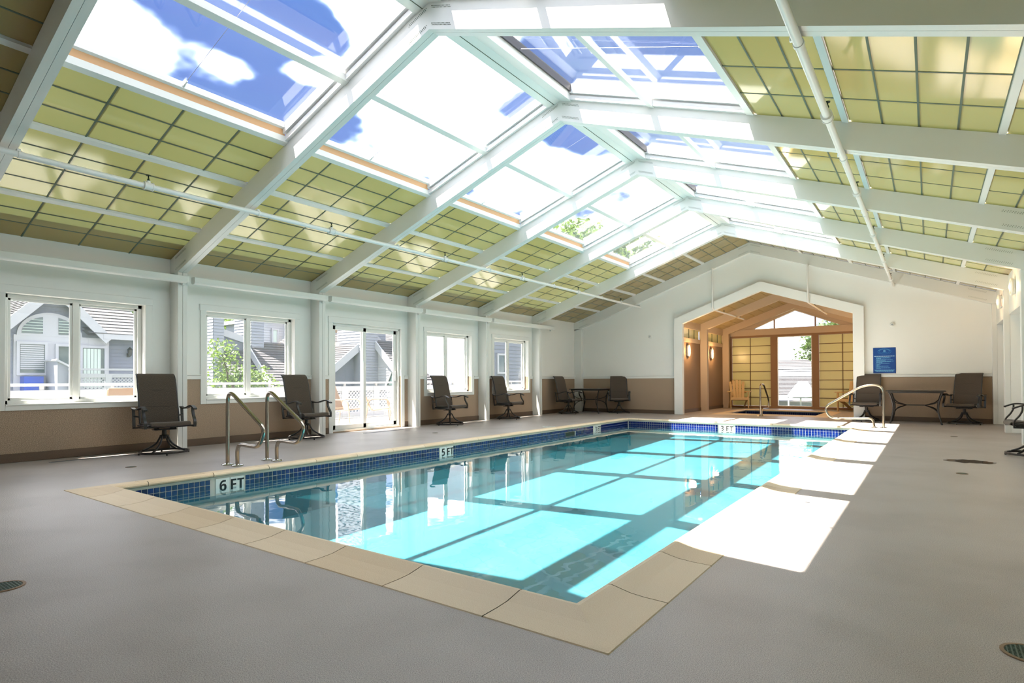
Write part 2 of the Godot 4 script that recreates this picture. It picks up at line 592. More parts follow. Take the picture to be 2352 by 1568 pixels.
func build_shell() -> void:
	# floor with the pool left open
	var m := MB.new()
	m.r(-9.03, -6.17, -0.15, 0.0, WALL_F - 0.2, 15.9)
	m.r(-0.907, 2.2, -0.15, 0.0, WALL_F - 0.2, 15.9)
	m.r(-6.17, -0.907, -0.15, 0.0, WALL_F - 0.2, 1.82)
	m.r(-6.17, -0.907, -0.15, 0.0, 13.2, 15.9)
	m.r(-5.9, -4.9, -0.15, 0.0, 15.9, 20.6)
	m.r(-2.05, -1.0, -0.15, 0.0, 15.9, 20.6)
	m.r(-4.9, -2.05, -0.15, 0.0, 15.9, 16.05)
	m.r(-4.9, -2.05, -0.15, 0.0, 19.0, 20.6)
	var fl := shell("floor")
	put(fl, "deck_surface", m, M.floor)
	# left wall
	var holes := [[-2.0, -0.4, WY0, WY1], [WINDOWS[0][0], WINDOWS[0][1], WY0, WY1], [WINDOWS[1][0], WINDOWS[1][1], WY0, WY1], [DOOR[0], DOOR[1], 0.02, 2.02], [WINDOWS[2][0], WINDOWS[2][1], WY0, WY1], [WINDOWS[3][0], WINDOWS[3][1], WY0, WY1]]
	var wl := shell("wall_left")
	m = MB.new()
	holed(m, -9.03, WALL_L, WALL_F, WALL_B, 1.05, 2.73, holes)
	put(wl, "upper_wall", m, M.wall)
	m = MB.new()
	holed(m, -9.03, WALL_L + 0.004, WALL_F, WALL_B, 0.0, 1.05, holes)
	put(wl, "wainscot", m, M.wainscot)
	# chair rail and cove base run between the openings
	var gaps := []
	var at := WALL_F
	for h in holes:
		gaps.append([at, h[0] - 0.085])
		at = h[1] + 0.085
	gaps.append([at, WALL_B])
	var tr := shell("trim_1", "white chair rail along the window wall")
	for g in gaps:
		m = MB.new()
		m.cr(WALL_L - 0.01, WALL_L + 0.026, 0.985, 1.045, g[0], g[1], 0.004)
		m.cr(WALL_L - 0.01, WALL_L + 0.042, 1.043, 1.058, g[0], g[1], 0.004)
		put(tr, "rail_board", m, M.trim)
	var bb := shell("baseboard_left")
	m = MB.new()
	m.cr(WALL_L - 0.01, WALL_L + 0.016, 0.0, 0.107, WALL_F, DOOR[0] - 0.09, 0.005)
	m.cr(WALL_L - 0.01, WALL_L + 0.016, 0.0, 0.107, DOOR[1] + 0.09, WALL_B, 0.005)
	put(bb, "cove_base", m, M.cove)
	# windows
	for i in 5:
		var d0: float = WINDOWS[i][0] if i < 4 else -2.0
		var d1: float = WINDOWS[i][1] if i < 4 else -0.4
		make_window(d0, d1, i + 1)
	make_door()
	# right wall: face above the recesses, recess backs
	var wr := shell("wall_right")
	m = MB.new()
	m.r(WALL_R, 2.2, 2.055, 2.80, WALL_F, WALL_B)
	m.r(1.98, 2.2, 0.0, 2.06, WALL_F, WALL_B)
	put(wr, "upper_wall", m, M.wall)
	for k in range(-2, 6):
		m = MB.new()
		m.cr(1.08, 1.98, 0.0, 2.06, frame_d(k) - 0.13, frame_d(k), 0.006)
		put(wr, "recess_jamb", m, M.wall)
	# front wall behind the viewer
	m = MB.new()
	m.ext_xy(PackedVector2Array([Vector2(-9.03, 0), Vector2(2.2, 0), Vector2(2.2, 2.8), Vector2(1.13, 2.8), Vector2(RIDGE_X, 4.55), Vector2(-9.03, 2.75)]), WALL_F - 0.2, WALL_F)
	put(shell("wall_front"), "gable_wall", m, M.wall)
	# back wall with the alcove opening
	var wb := shell("wall_back")
	m = MB.new()
	m.ext_xy(PackedVector2Array([Vector2(-9.03, 1.05), Vector2(-5.66, 1.05), Vector2(-5.66, roof_y(-5.66)), Vector2(-9.03, roof_y(-9.03))]), WALL_B, WALL_B + 0.2)
	m.ext_xy(PackedVector2Array([Vector2(-1.24, 1.05), Vector2(2.2, 1.05), Vector2(2.2, 2.6), Vector2(1.2, 2.72), Vector2(-1.24, roof_y(-1.24))]), WALL_B, WALL_B + 0.2)
	m.ext_xy(PackedVector2Array([Vector2(-5.66, 2.60), Vector2(-3.445, 3.40), Vector2(-1.24, 2.60), Vector2(-1.24, roof_y(-1.24)), Vector2(RIDGE_X, RIDGE_Y + 0.02), Vector2(-5.66, roof_y(-5.66))]), WALL_B, WALL_B + 0.2)
	put(wb, "upper_wall", m, M.wall)
	m = MB.new()
	m.r(-9.03, -5.66, 0.0, 1.05, WALL_B - 0.004, WALL_B + 0.2)
	m.r(-1.24, 2.2, 0.0, 1.05, WALL_B - 0.004, WALL_B + 0.2)
	put(wb, "wainscot", m, M.wainscot)
	tr = shell("trim_2", "white chair rail along the end wall")
	for g in [[WALL_L, -5.70], [-1.22, 1.08]]:
		m = MB.new()
		m.cr(g[0], g[1], 0.985, 1.045, WALL_B - 0.026, WALL_B + 0.01, 0.004)
		m.cr(g[0], g[1], 1.043, 1.058, WALL_B - 0.042, WALL_B + 0.01, 0.004)
		put(tr, "rail_board", m, M.trim)
	bb = shell("baseboard_back")
	m = MB.new()
	m.cr(WALL_L, -5.69, 0.0, 0.10, WALL_B - 0.016, WALL_B + 0.01, 0.005)
	m.cr(-1.21, 1.08, 0.0, 0.10, WALL_B - 0.016, WALL_B + 0.01, 0.005)
	put(bb, "cove_base", m, M.cove)


func make_window(d0: float, d1: float, num: int) -> void:
	var w := shell("window_%d" % num)
	var t := 0.085
	var xf := WALL_L + 0.02
	var m := MB.new()
	m.cr(WALL_L - 0.005, xf + 0.004, WY1, WY1 + 0.095, d0 - t - 0.012, d1 + t + 0.012, 0.003)
	put(w, "head_casing", m, M.trim)
	for s in [[d0 - t, d0], [d1, d1 + t]]:
		m = MB.new()
		m.cr(WALL_L - 0.005, xf, WY0 - 0.07, WY1, s[0], s[1], 0.003)
		put(w, "side_casing", m, M.trim)
	m = MB.new()
	m.cr(WALL_L - 0.005, xf, WY0 - 0.07, WY0, d0, d1, 0.003)
	put(w, "apron", m, M.trim)
	m = MB.new()
	m.cr(-9.02, xf + 0.012, WY0 - 0.012, WY0 + 0.006, d0 + 0.002, d1 - 0.002, 0.004)
	put(w, "sill", m, M.trim)
	# vinyl frame set back in the wall, a slider of two lights
	m = MB.new()
	var f := 0.05
	m.cr(-9.02, -8.93, WY0, WY1, d0, d0 + f)
	m.cr(-9.02, -8.93, WY0, WY1, d1 - f, d1)
	m.cr(-9.02, -8.93, WY1 - f, WY1, d0, d1)
	m.cr(-9.02, -8.93, WY0, WY0 + f, d0, d1)
	put(w, "frame", m, M.trim)
	var c := (d0 + d1) / 2 - 0.02
	m = MB.new()
	m.cr(-9.0, -8.925, WY0 + 0.03, WY1 - 0.03, c - 0.035, c + 0.035)
	put(w, "meeting_stile", m, M.trim)
	var pm := 0
	for s in [[d0 + f, c - 0.035, -8.955], [c + 0.035, d1 - f, -8.985]]:
		m = MB.new()
		var b := 0.028
		m.cr(s[2] - 0.012, s[2] + 0.012, WY0 + f, WY0 + f + b, s[0], s[1], 0.002)
		m.cr(s[2] - 0.012, s[2] + 0.012, WY1 - f - b, WY1 - f, s[0], s[1], 0.002)
		m.cr(s[2] - 0.012, s[2] + 0.012, WY0 + f, WY1 - f, s[0], s[0] + b, 0.002)
		m.cr(s[2] - 0.012, s[2] + 0.012, WY0 + f, WY1 - f, s[1] - b, s[1], 0.002)
		var sa := put(w, "sash", m, M.trim)
		m = MB.new()
		m.r(s[2] - 0.003, s[2] + 0.003, WY0 + f + b, WY1 - f - b, s[0] + b, s[1] - b)
		put(sa, "pane", m, M.glass)


func make_door() -> void:
	var w := shell("door_1", "white sliding glass door to the deck")
	var d0: float = DOOR[0]
	var d1: float = DOOR[1]
	var t := 0.085
	var xf := WALL_L + 0.02
	var m := MB.new()
	m.cr(WALL_L - 0.005, xf + 0.004, 2.02, 2.13, d0 - t - 0.012, d1 + t + 0.012, 0.003)
	put(w, "head_casing", m, M.trim)
	for s in [[d0 - t, d0], [d1, d1 + t]]:
		m = MB.new()
		m.cr(WALL_L - 0.005, xf, 0.0, 2.02, s[0], s[1], 0.003)
		put(w, "side_casing", m, M.trim)
	m = MB.new()
	m.cr(-9.02, -8.86, 0.0, 0.05, d0, d1)
	put(w, "threshold", m, M.white)
	m = MB.new()
	m.cr(-9.02, -8.87, 1.975, 2.02, d0, d1)
	m.cr(-9.02, -8.87, 0.05, 2.0, d0, d0 + 0.035)
	m.cr(-9.02, -8.87, 0.05, 2.0, d1 - 0.035, d1)
	put(w, "frame", m, M.trim)
	var c := (d0 + d1) / 2 - 0.09
	for s in [[d0 + 0.035, c + 0.07, -8.90], [c, d1 - 0.035, -8.955]]:
		var x: float = s[2]
		m = MB.new()
		m.cr(x - 0.018, x + 0.018, 0.05, 0.135, s[0], s[1])
		m.cr(x - 0.018, x + 0.018, 1.90, 1.975, s[0], s[1])
		m.cr(x - 0.018, x + 0.018, 0.05, 1.975, s[0], s[0] + 0.07)
		m.cr(x - 0.018, x + 0.018, 0.05, 1.975, s[1] - 0.07, s[1])
		var p := put(w, "door_leaf", m, M.trim)
		m = MB.new()
		m.r(x - 0.003, x + 0.003, 0.135, 1.90, s[0] + 0.07, s[1] - 0.07)
		put(p, "pane", m, M.glass)
		if x < -8.93:
			m = MB.new()
			m.cr(x + 0.018, x + 0.05, 0.95, 1.15, s[1] - 0.05, s[1] - 0.03)
			put(p, "handle", m, M.white)


# ---------------------------------------------------------------- roof
const ROWS_L := [[-8.83, -8.536], [-8.536, -8.265], [-8.265, -8.005], [-7.94, -7.678], [-7.678, -7.408], [-7.408, -7.135], [-7.135, -6.87], [-6.80, -6.54], [-6.54, -6.27], [-6.27, -5.99]]
const ROWS_R := [[-1.42, -1.16], [-1.16, -0.89], [-0.89, -0.641], [-0.588, -0.324], [-0.324, -0.054], [-0.054, 0.217], [0.217, 0.478], [0.527, 0.80], [0.80, 1.16]]
const TOP_L := [[-5.925, -5.66], [-5.66, -5.39], [-5.39, -5.12], [-5.12, -4.91], [-4.845, -4.56], [-4.56, -4.275], [-4.275, -3.99], [-3.99, -3.712]]
const TOP_R := [[-3.698, -3.41], [-3.41, -3.12], [-3.12, -2.83], [-2.83, -2.545], [-2.48, -2.23], [-2.23, -1.98], [-1.98, -1.73], [-1.73, -1.493]]
const PURLINS_L := [[-8.005, -7.94], [-6.87, -6.80], [-5.99, -5.925]]
const PURLINS_R := [[-1.493, -1.42], [-0.641, -0.588], [0.478, 0.527]]
const MID_L := [-4.91, -4.845]
const MID_R := [-2.545, -2.48]


# a strip that follows the roof slope from x0 to x1, its underside dy above the roof line
func slope_box(m: MB, x0: float, x1: float, d0: float, d1: float, y0: float, y1: float) -> void:
	var a := roof_y(x0)
	var b := roof_y(x1)
	m.ext_xy(PackedVector2Array([Vector2(x0, a + y0), Vector2(x1, b + y0), Vector2(x1, b + y1), Vector2(x0, a + y1)]), d0, d1)


# an open-topped tray: one translucent face below, short edges
func tray(x0: float, x1: float, d0: float, d1: float, y0: float, hgt: float, ry: Callable) -> MB:
	var m := MB.new()
	var a := Vector3(x0, ry.call(x0) + y0, -d0)
	var b := Vector3(x1, ry.call(x1) + y0, -d0)
	var c := Vector3(x1, ry.call(x1) + y0, -d1)
	var d := Vector3(x0, ry.call(x0) + y0, -d1)
	var u := Vector3(0, hgt, 0)
	m.quad(d, c, b, a)
	m.quad(a, b, b + u, a + u)
	m.quad(c, d, d + u, c + u)
	m.quad(b, c, c + u, b + u)
	m.quad(d, a, a + u, d + u)
	return m


func build_roof() -> void:
	var no := 0
	for k in range(-3, 5):
		var open := k >= -1 and k <= 3
		var D := frame_d(k)
		var cols := [D - 0.06, D + 0.525, D + 1.10, D + 1.677, D + BAY - 0.066]
		if k == -3: cols = [WALL_F, WALL_F + 0.58, WALL_F + 1.16, WALL_F + 1.74, D + BAY - 0.066]
		for side in 2:
			no += 1
			var c := shell("ceiling_%d" % no)
			var rows: Array = (ROWS_L if side == 0 else ROWS_R).duplicate()
			if not open: rows.append_array(TOP_L if side == 0 else TOP_R)
			var variant := 0
			for r in rows:
				for j in 4:
					var key := "tray %s %s" % [r, k if k == -3 else 0]
					var g := 0.006
					if not cache.has([key, j]):
						cache[[key, j]] = tray(r[0] + g, r[1] - g, cols[j] - D + g, cols[j + 1] - D - g, 0.012, 0.03, roof_y).mesh()
					variant += 1
					put(c, "panel", cache[[key, j]], M.panel if (variant * 7 + k) % 3 else M.panel_b, Vector3(0, 0, -D))
			# the battens that show between the panels
			for j in 5:
				var m := MB.new()
				var spans := [[rows[0][0], rows[ROWS_L.size() - 1 if side == 0 else ROWS_R.size() - 1][1]]]
				if not open: spans = [[WALL_L, RIDGE_X]] if side == 0 else [[RIDGE_X, 1.16]]
				for s in spans:
					slope_box(m, s[0], s[1], cols[j] - 0.0085, cols[j] + 0.0085, 0.009, 0.05)
				put(c, "batten", m, M.batten)
			for r in rows:
				var m := MB.new()
				slope_box(m, r[1] - 0.0075, r[1] + 0.0075, cols[0], cols[4], 0.0095, 0.05)
				put(c, "batten", m, M.batten)
			var pl: Array = (PURLINS_L if side == 0 else PURLINS_R).duplicate()
			pl.append(MID_L if side == 0 else MID_R)
			for p in pl:
				var m := MB.new()
				slope_box(m, p[0], p[1], D - 0.002 if k > -3 else WALL_F, D + BAY - 0.128, -0.012, 0.055)
				put(c, "purlin", m, M.steel_white)
			# the far roof and the near bay lie under solid roofing, and so does the eaves overhang
			var m := MB.new()
			if not open:
				if side == 0: slope_box(m, -9.2, RIDGE_X, cols[0], cols[4], 0.13, 0.20)
				else: slope_box(m, RIDGE_X, 1.9, cols[0], cols[4], 0.13, 0.20)
			else:
				if side == 0: slope_box(m, -9.2, -8.45, cols[0], cols[4], 0.13, 0.20)
				else: slope_box(m, 1.02, 1.9, cols[0], cols[4], 0.13, 0.20)
			put(c, "roofing", m, M.roofing)
			if side == 0:
				m = MB.new()
				m.r(-9.2, -9.0, 2.5, 2.8, cols[0], cols[4])
				put(c, "eaves_board", m, M.white)
			if open: make_skylight(k, side)
		# the ridge plate, a shallow V
		var m2 := MB.new()
		var e0 := D - 0.002 if k > -3 else WALL_F
		var e1 := D + BAY - 0.128
		m2.ext_xy(PackedVector2Array([Vector2(-3.87, roof_y(-3.87) - 0.012), Vector2(RIDGE_X, RIDGE_Y - 0.014), Vector2(-3.54, roof_y(-3.54) - 0.012), Vector2(-3.54, roof_y(-3.54) + 0.09), Vector2(RIDGE_X, RIDGE_Y + 0.10), Vector2(-3.87, roof_y(-3.87) + 0.09)]), e0, e1)
		if open:
			var rp := shell("trim_%d" % (10 + k), "pale green ridge plate between the skylights")
			put(rp, "ridge_plate", m2, M.steel_white)
			var gl := MB.new()
			gl.r(-3.79, -3.784, roof_y(-3.79) - 0.016, roof_y(-3.79), e0, e1)
			put(rp, "lap_joint", gl, M.batten)
	# portal frames: two columns and two rafters each
	for k in range(-2, 6):
		make_frame(k)


func make_frame(k: int) -> void:
	var D := frame_d(k)
	var b := shell("roof_beam")
	var dp := 0.262
	for s in [[D - 0.13, D - 0.0665], [D - 0.0635, D]]:
		var m := MB.new()
		m.ext_xy(PackedVector2Array([Vector2(RIDGE_X, RIDGE_Y - dp), Vector2(RIDGE_X, RIDGE_Y), Vector2(WALL_L - 0.05, roof_y(WALL_L - 0.05)), Vector2(WALL_L - 0.05, 2.45), Vector2(-8.583, 2.504)]), s[0], s[1])
		put(b, "rafter", m, M.steel_white)
		m = MB.new()
		m.ext_xy(PackedVector2Array([Vector2(RIDGE_X, RIDGE_Y - dp), Vector2(1.08, 2.487), Vector2(1.16, 2.45), Vector2(1.16, roof_y(1.16)), Vector2(RIDGE_X, RIDGE_Y)]), s[0], s[1])
		put(b, "rafter", m, M.steel_white)
	var m := MB.new()
	m.cr(WALL_L - 0.01, -8.583, 0.0, 2.50, D - 0.13, D - 0.0665, 0.004)
	m.cr(WALL_L - 0.01, -8.583, 0.0, 2.50, D - 0.0635, D, 0.004)
	put(b, "column", m, M.steel_white)
	m = MB.new()
	m.cr(1.06, 1.14, 0.0, 2.49, D - 0.135, D + 0.005, 0.004)
	put(b, "column", m, M.steel_white)
	# rows of rivets at the ridge and at the knees
	var rv := MB.new()
	for side in 2:
		for row in [0.045, 0.060, 0.205, 0.220]:
			for i in 14:
				var t: float = 0.03 + i * 0.0145 + (0.007 if row in [0.060, 0.220] else 0.0)
				for knee in 2:
					var x: float
					if side == 0: x = RIDGE_X - t * 1.15 if knee == 0 else -8.70 + t * 1.5
					else: x = RIDGE_X + t * 1.15 if knee == 0 else 1.02 - t * 1.5
					rv.box(Vector3(x, roof_y(x) - row, -(D - 0.131)), Vector3(0.006, 0.006, 0.005))
	var rn := put(b, "rivets", rv, M.batten)
	rn.set_meta("kind", "stuff")


func make_skylight(k: int, side: int) -> void:
	var D := frame_d(k)
	var n0 := D - 0.10
	var n1 := D - 0.015
	var f0 := D + BAY - 0.172
	var f1 := D + BAY - 0.03
	var lo := -5.925 if side == 0 else -1.493   # eaves edge
	var hi := -3.87 if side == 0 else -3.54      # ridge edge
	var s := -1.0 if side == 0 else 1.0
	var w := shell("skylight_window")
	var m := MB.new()
	slope_box(m, minf(lo, lo + s * 0.05), maxf(lo, lo + s * 0.05), n1, f0, 0.055, 0.125)
	put(w, "curb_liner", m, M.curb_tan)
	m = MB.new()
	slope_box(m, minf(lo - s * 0.035, lo + s * 0.05), maxf(lo - s * 0.035, lo + s * 0.05), n1, f0, 0.125, 0.185)
	put(w, "bottom_rail", m, M.curb_white)
	for e in [[n0, n1], [f0, f1]]:
		m = MB.new()
		slope_box(m, minf(lo, hi), maxf(lo, hi), e[0], e[1], 0.0, 0.055)
		slope_box(m, minf(lo, hi), maxf(lo, hi), e[0] - (0.025 if e[0] > D else 0.0), e[1], 0.075, 0.185)
		slope_box(m, minf(lo, hi), maxf(lo, hi), e[0] + 0.02, e[1] - 0.01, 0.05, 0.08)
		put(w, "side_rail", m, M.curb_white)
	m = MB.new()
	slope_box(m, minf(hi, hi + s * 0.03), maxf(hi, hi + s * 0.03), n1, f0, 0.09, 0.185)
	put(w, "top_rail", m, M.dark_metal if side == 1 else M.curb_white)
	m = MB.new()
	slope_box(m, minf(lo, hi + s * 0.02), maxf(lo, hi + s * 0.02), n1 - 0.02, f0 + 0.02, 0.160, 0.166)
	put(w, "pane", m, M.sky_glass)
	# a stay cable with its small fitting at the eaves edge
	m = MB.new()
	var dc := D + 1.04
	var xa := lo - s * 0.06
	m.tube([V(xa, roof_y(xa) + 0.15, dc), V(hi, roof_y(hi) + 0.10, dc)], 0.0022, 5)
	put(w, "stay_cable", m, M.cable)
	m = MB.new()
	m.tube([V(lo, roof_y(lo) + 0.14, dc), V(xa - s * 0.05, roof_y(xa) + 0.16, dc)], [0.016, 0.007], 8)
	put(w, "cable_fitting", m, M.curb_white)


# ---------------------------------------------------------------- spa alcove
const AC := -3.445


func alcove_y(x: float) -> float:
	return 3.42 - 0.357 * absf(x - AC)


func build_alcove() -> void:
	var xl := -5.66
	var xr := -1.23
	var e := 20.30
	# side walls: dark panel, board, clerestory, board
	for side in 2:
		var x0 := xl - 0.15 if side == 0 else xr
		var x1 := xl if side == 0 else xr + 0.15
		var w := shell("wall_alcove_%s" % ["left", "right"][side])
		var m := MB.new()
		m.r(x0, x1, 0.0, 2.03, WALL_B + 0.2, e)
		put(w, "lower_panel", m, M.brown_wall)
		m = MB.new()
		m.r(x0 - (0.0 if side == 0 else 0.015), x1 + (0.015 if side == 0 else 0.0), 2.03, 2.15, WALL_B + 0.2, e)
		m.r(x0 - (0.0 if side == 0 else 0.015), x1 + (0.015 if side == 0 else 0.0), 2.43, 2.66, WALL_B + 0.2, e)
		put(w, "band_board", m, M.tan_board)
		var xm := xl - 0.05 if side == 0 else xr + 0.05
		for b in [[15.83, 17.67], [17.80, 20.13]]:
			for i in 4:
				var d0: float = lerpf(b[0], b[1], i / 4.0)
				var d1: float = lerpf(b[0], b[1], (i + 1) / 4.0)
				m = MB.new()
				m.r(xm - 0.004, xm + 0.004, 2.15, 2.43, d0 + 0.008, d1 - 0.008)
				put(w, "clerestory_pane", m, M.shoji)
				m = MB.new()
				m.r(xm - 0.02, xm + 0.02, 2.15, 2.43, d0 - 0.008, d0 + 0.008)
				put(w, "muntin", m, M.batten)
		m = MB.new()
		m.cr(x0 - (0.0 if side == 0 else 0.012), x1 + (0.012 if side == 0 else 0.0), 0.0, 0.10, WALL_B + 0.2, e)
		put(w, "cove_base", m, M.cove)
	# three frames
	var jl := -5.457
	var jr := -1.432
	for d in [15.633, 17.80, 20.13]:
		var b := shell("alcove_beam")
		var d0: float = d - 0.135
		var mt: Material = M.white if d < 16.0 else M.tan_board
		var m := MB.new()
		m.ext_xy(PackedVector2Array([Vector2(jl - 0.23, alcove_y(jl - 0.23)), Vector2(jl - 0.23, 0.0), Vector2(jl, 0.0), Vector2(jl, 2.475), Vector2(AC, 3.182), Vector2(AC, 3.42)]), d0, d)
		put(b, "frame_half", m, mt)
		m = MB.new()
		m.ext_xy(PackedVector2Array([Vector2(AC, 3.42), Vector2(AC, 3.182), Vector2(jr, 2.475), Vector2(jr, 0.0), Vector2(jr + 0.22, 0.0), Vector2(jr + 0.22, alcove_y(jr + 0.22))]), d0, d)
		put(b, "frame_half", m, mt)
	# the panelled ceiling under solid roofing
	for side in 2:
		var c := shell("ceiling_%d" % (30 + side))
		for b in [[15.64, 17.75], [17.75, 20.30]]:
			for i in 8:
				for j in 2:
					var xa: float = AC + (-1 if side == 0 else 1) * i * 0.285
					var xb: float = AC + (-1 if side == 0 else 1) * (i + 1) * 0.285
					var d0: float = lerpf(b[0], b[1], j / 2.0)
					var d1: float = lerpf(b[0], b[1], (j + 1) / 2.0)
					put(c, "panel", tray(minf(xa, xb) + 0.005, maxf(xa, xb) - 0.005, d0 + 0.005, d1 - 0.005, 0.0, 0.03, alcove_y), M.panel)
		var m := MB.new()
		var far := AC + (-2.45 if side == 0 else 2.45)
		m.ext_xy(PackedVector2Array([Vector2(AC, 3.44), Vector2(far, alcove_y(far) + 0.02), Vector2(far, alcove_y(far) + 0.14), Vector2(AC, 3.56)]), 15.64, 20.45)
		put(c, "roofing", m, M.batten)
		m = MB.new()
		var px := AC + (-1.45 if side == 0 else 1.45)
		m.ext_xy(PackedVector2Array([Vector2(px - 0.03, alcove_y(px - 0.03) - 0.015), Vector2(px + 0.03, alcove_y(px + 0.03) - 0.015), Vector2(px + 0.03, alcove_y(px + 0.03) + 0.02), Vector2(px - 0.03, alcove_y(px - 0.03) + 0.02)]), 15.64, 20.30)
		put(c, "purlin", m, M.tan_board)
	# end wall: brown framing round two translucent screens, the window and the gable light
	var w := shell("wall_alcove_end")
	var m := MB.new()
	m.r(-5.9, -5.43, 0.0, 2.39, e, e + 0.15)
	m.r(-1.46, -1.0, 0.0, 2.39, e, e + 0.15)
	m.r(-4.21, -4.01, 0.0, 2.39, e - 0.01, e + 0.15)
	m.r(-2.99, -2.80, 0.0, 2.39, e - 0.01, e + 0.15)
	m.r(-5.43, -1.46, 0.0, 0.07, e - 0.012, e + 0.15)
	m.r(-5.43, -1.46, 2.335, 2.41, e - 0.012, e + 0.15)
	put(w, "brown_framing", m, M.brown)
	m = MB.new()
	m.r(-5.9, -1.0, 2.40, 2.61, e - 0.03, e + 0.15)
	put(w, "tie_beam", m, M.tan_board)
	m = MB.new()
	m.ext_xy(PackedVector2Array([Vector2(-5.9, 2.61), Vector2(-4.76, 2.61), Vector2(-3.478, 3.17), Vector2(-3.478, 3.45), Vector2(-5.9, 2.62)]), e, e + 0.15)
	m.ext_xy(PackedVector2Array([Vector2(-1.0, 2.61), Vector2(-2.19, 2.61), Vector2(-3.478, 3.17), Vector2(-3.478, 3.45), Vector2(-1.0, 2.62)]), e, e + 0.15)
	put(w, "gable_board", m, M.tan_board)
	for p in [[-5.43, -4.845, -4.21], [-2.80, -2.152, -1.46]]:
		for c in 2:
			for r in 8:
				m = MB.new()
				var y0 := lerpf(0.07, 2.335, r / 8.0)
				var y1 := lerpf(0.07, 2.335, (r + 1) / 8.0)
				m.r(p[c] + 0.006, p[c + 1] - 0.006, y0 + 0.007, y1 - 0.007, e + 0.03, e + 0.036)
				put(w, "screen_panel", m, M.shoji)
		for r in range(1, 8):
			m = MB.new()
			var y := lerpf(0.07, 2.335, r / 8.0)
			m.r(p[0], p[2], y - 0.009, y + 0.009, e + 0.015, e + 0.06)
			put(w, "screen_bar", m, M.shoji_bar)
		m = MB.new()
		m.r(p[1] - 0.009, p[1] + 0.009, 0.07, 2.335, e + 0.012, e + 0.06)
		put(w, "screen_bar", m, M.shoji_bar)
	var g := shell("window_6", "tall window between the translucent screens")
	m = MB.new()
	m.cr(-4.01, -3.985, 0.07, 2.335, e, e + 0.08)
	m.cr(-3.015, -2.99, 0.07, 2.335, e, e + 0.08)
	m.cr(-4.01, -2.99, 0.07, 0.095, e, e + 0.08)
	m.cr(-4.01, -2.99, 2.31, 2.335, e, e + 0.08)
	put(g, "frame", m, M.trim)
	m = MB.new()
	m.r(-3.985, -3.015, 0.095, 2.31, e + 0.04, e + 0.046)
	put(g, "pane", m, M.glass)
	m = MB.new()
	m.cr(-3.985, -3.015, 1.25, 1.27, e + 0.02, e + 0.038)
	put(g, "guard_bar", m, M.black)
	g = shell("window_7", "triangular gable light over the tall window")
	m = MB.new()
	var sx := [-4.76, -4.096, -2.897, -2.19]
	for i in 3:
		m = MB.new()
		var pl := PackedVector2Array([Vector2(sx[i] + 0.015, 2.61), Vector2(sx[i + 1] - 0.015, 2.61)])
		var top := func(x: float) -> float: return 3.17 - 0.437 * absf(x + 3.478)
		pl.append(Vector2(sx[i + 1] - 0.015, top.call(sx[i + 1] - 0.015)))
		if i == 1: pl.append(Vector2(-3.478, 3.17))
		pl.append(Vector2(sx[i] + 0.015, top.call(sx[i] + 0.015)))
		m.ext_xy(pl, e + 0.05, e + 0.056)
		put(g, "pane", m, M.glass)
	for x in [sx[1], sx[2]]:
		m = MB.new()
		m.r(x - 0.018, x + 0.018, 2.60, 3.17 - 0.437 * absf(x + 3.478), e + 0.01, e + 0.09)
		put(g, "mullion", m, M.brown)
	m = MB.new()
	m.bar([V(-4.76, 2.625, e + 0.045), V(-3.478, 3.155, e + 0.045), V(-2.19, 2.625, e + 0.045)], 0.05, 0.03)
	put(g, "frame", m, M.white)


# ---------------------------------------------------------------- pool
const PX0 := -6.17
const PX1 := -0.907
const PD0 := 1.82
const PD1 := 13.20
const WATER_Y := -0.137


# section of a coping stone: (distance from the outer edge, height)
const SECTION := [Vector2(0.0, -0.05), Vector2(0.0, 0.0), Vector2(0.004, 0.004), Vector2(0.10, 0.006), Vector2(0.17, 0.011), Vector2(0.225, 0.022), Vector2(0.262, 0.030), Vector2(0.282, 0.028), Vector2(0.297, 0.018), Vector2(0.303, 0.004), Vector2(0.300, -0.008), Vector2(0.288, -0.016), Vector2(0.262, -0.020), Vector2(0.262, -0.05)]


# one side: p0 outer start, along and inward unit vectors; mitre: how far the ends lean in along (0 or 1 per end)
func coping_run(m: MB, p: Vector3, along: Vector3, inw: Vector3, t0: float, t1: float, mit0: float, mit1: float) -> void:
	var a := PackedVector3Array()
	var b := PackedVector3Array()
	for s in SECTION:
		a.append(p + along * (t0 + mit0 * s.x) + inw * s.x + Vector3.UP * s.y)
		b.append(p + along * (t1 - mit1 * s.x) + inw * s.x + Vector3.UP * s.y)
	var c := SECTION.size()
	var centre := (a[0] + b[8]) / 2 + Vector3(0, -0.02, 0)
	for i in c:
		var j := (i + 1) % c
		var nn := (b[i] - a[i]).cross(b[j] - a[i])
		if nn.dot((a[i] + b[j]) / 2 - centre) > 0: m.quad(a[i], b[i], b[j], a[j])
		else: m.quad(a[j], b[j], b[i], a[i])
	for e in 2:
		var q := a if e == 0 else b
		for i in range(1, c - 1):
			m.tri(q[0], q[i], q[i + 1])
			m.tri(q[0], q[i + 1], q[i])


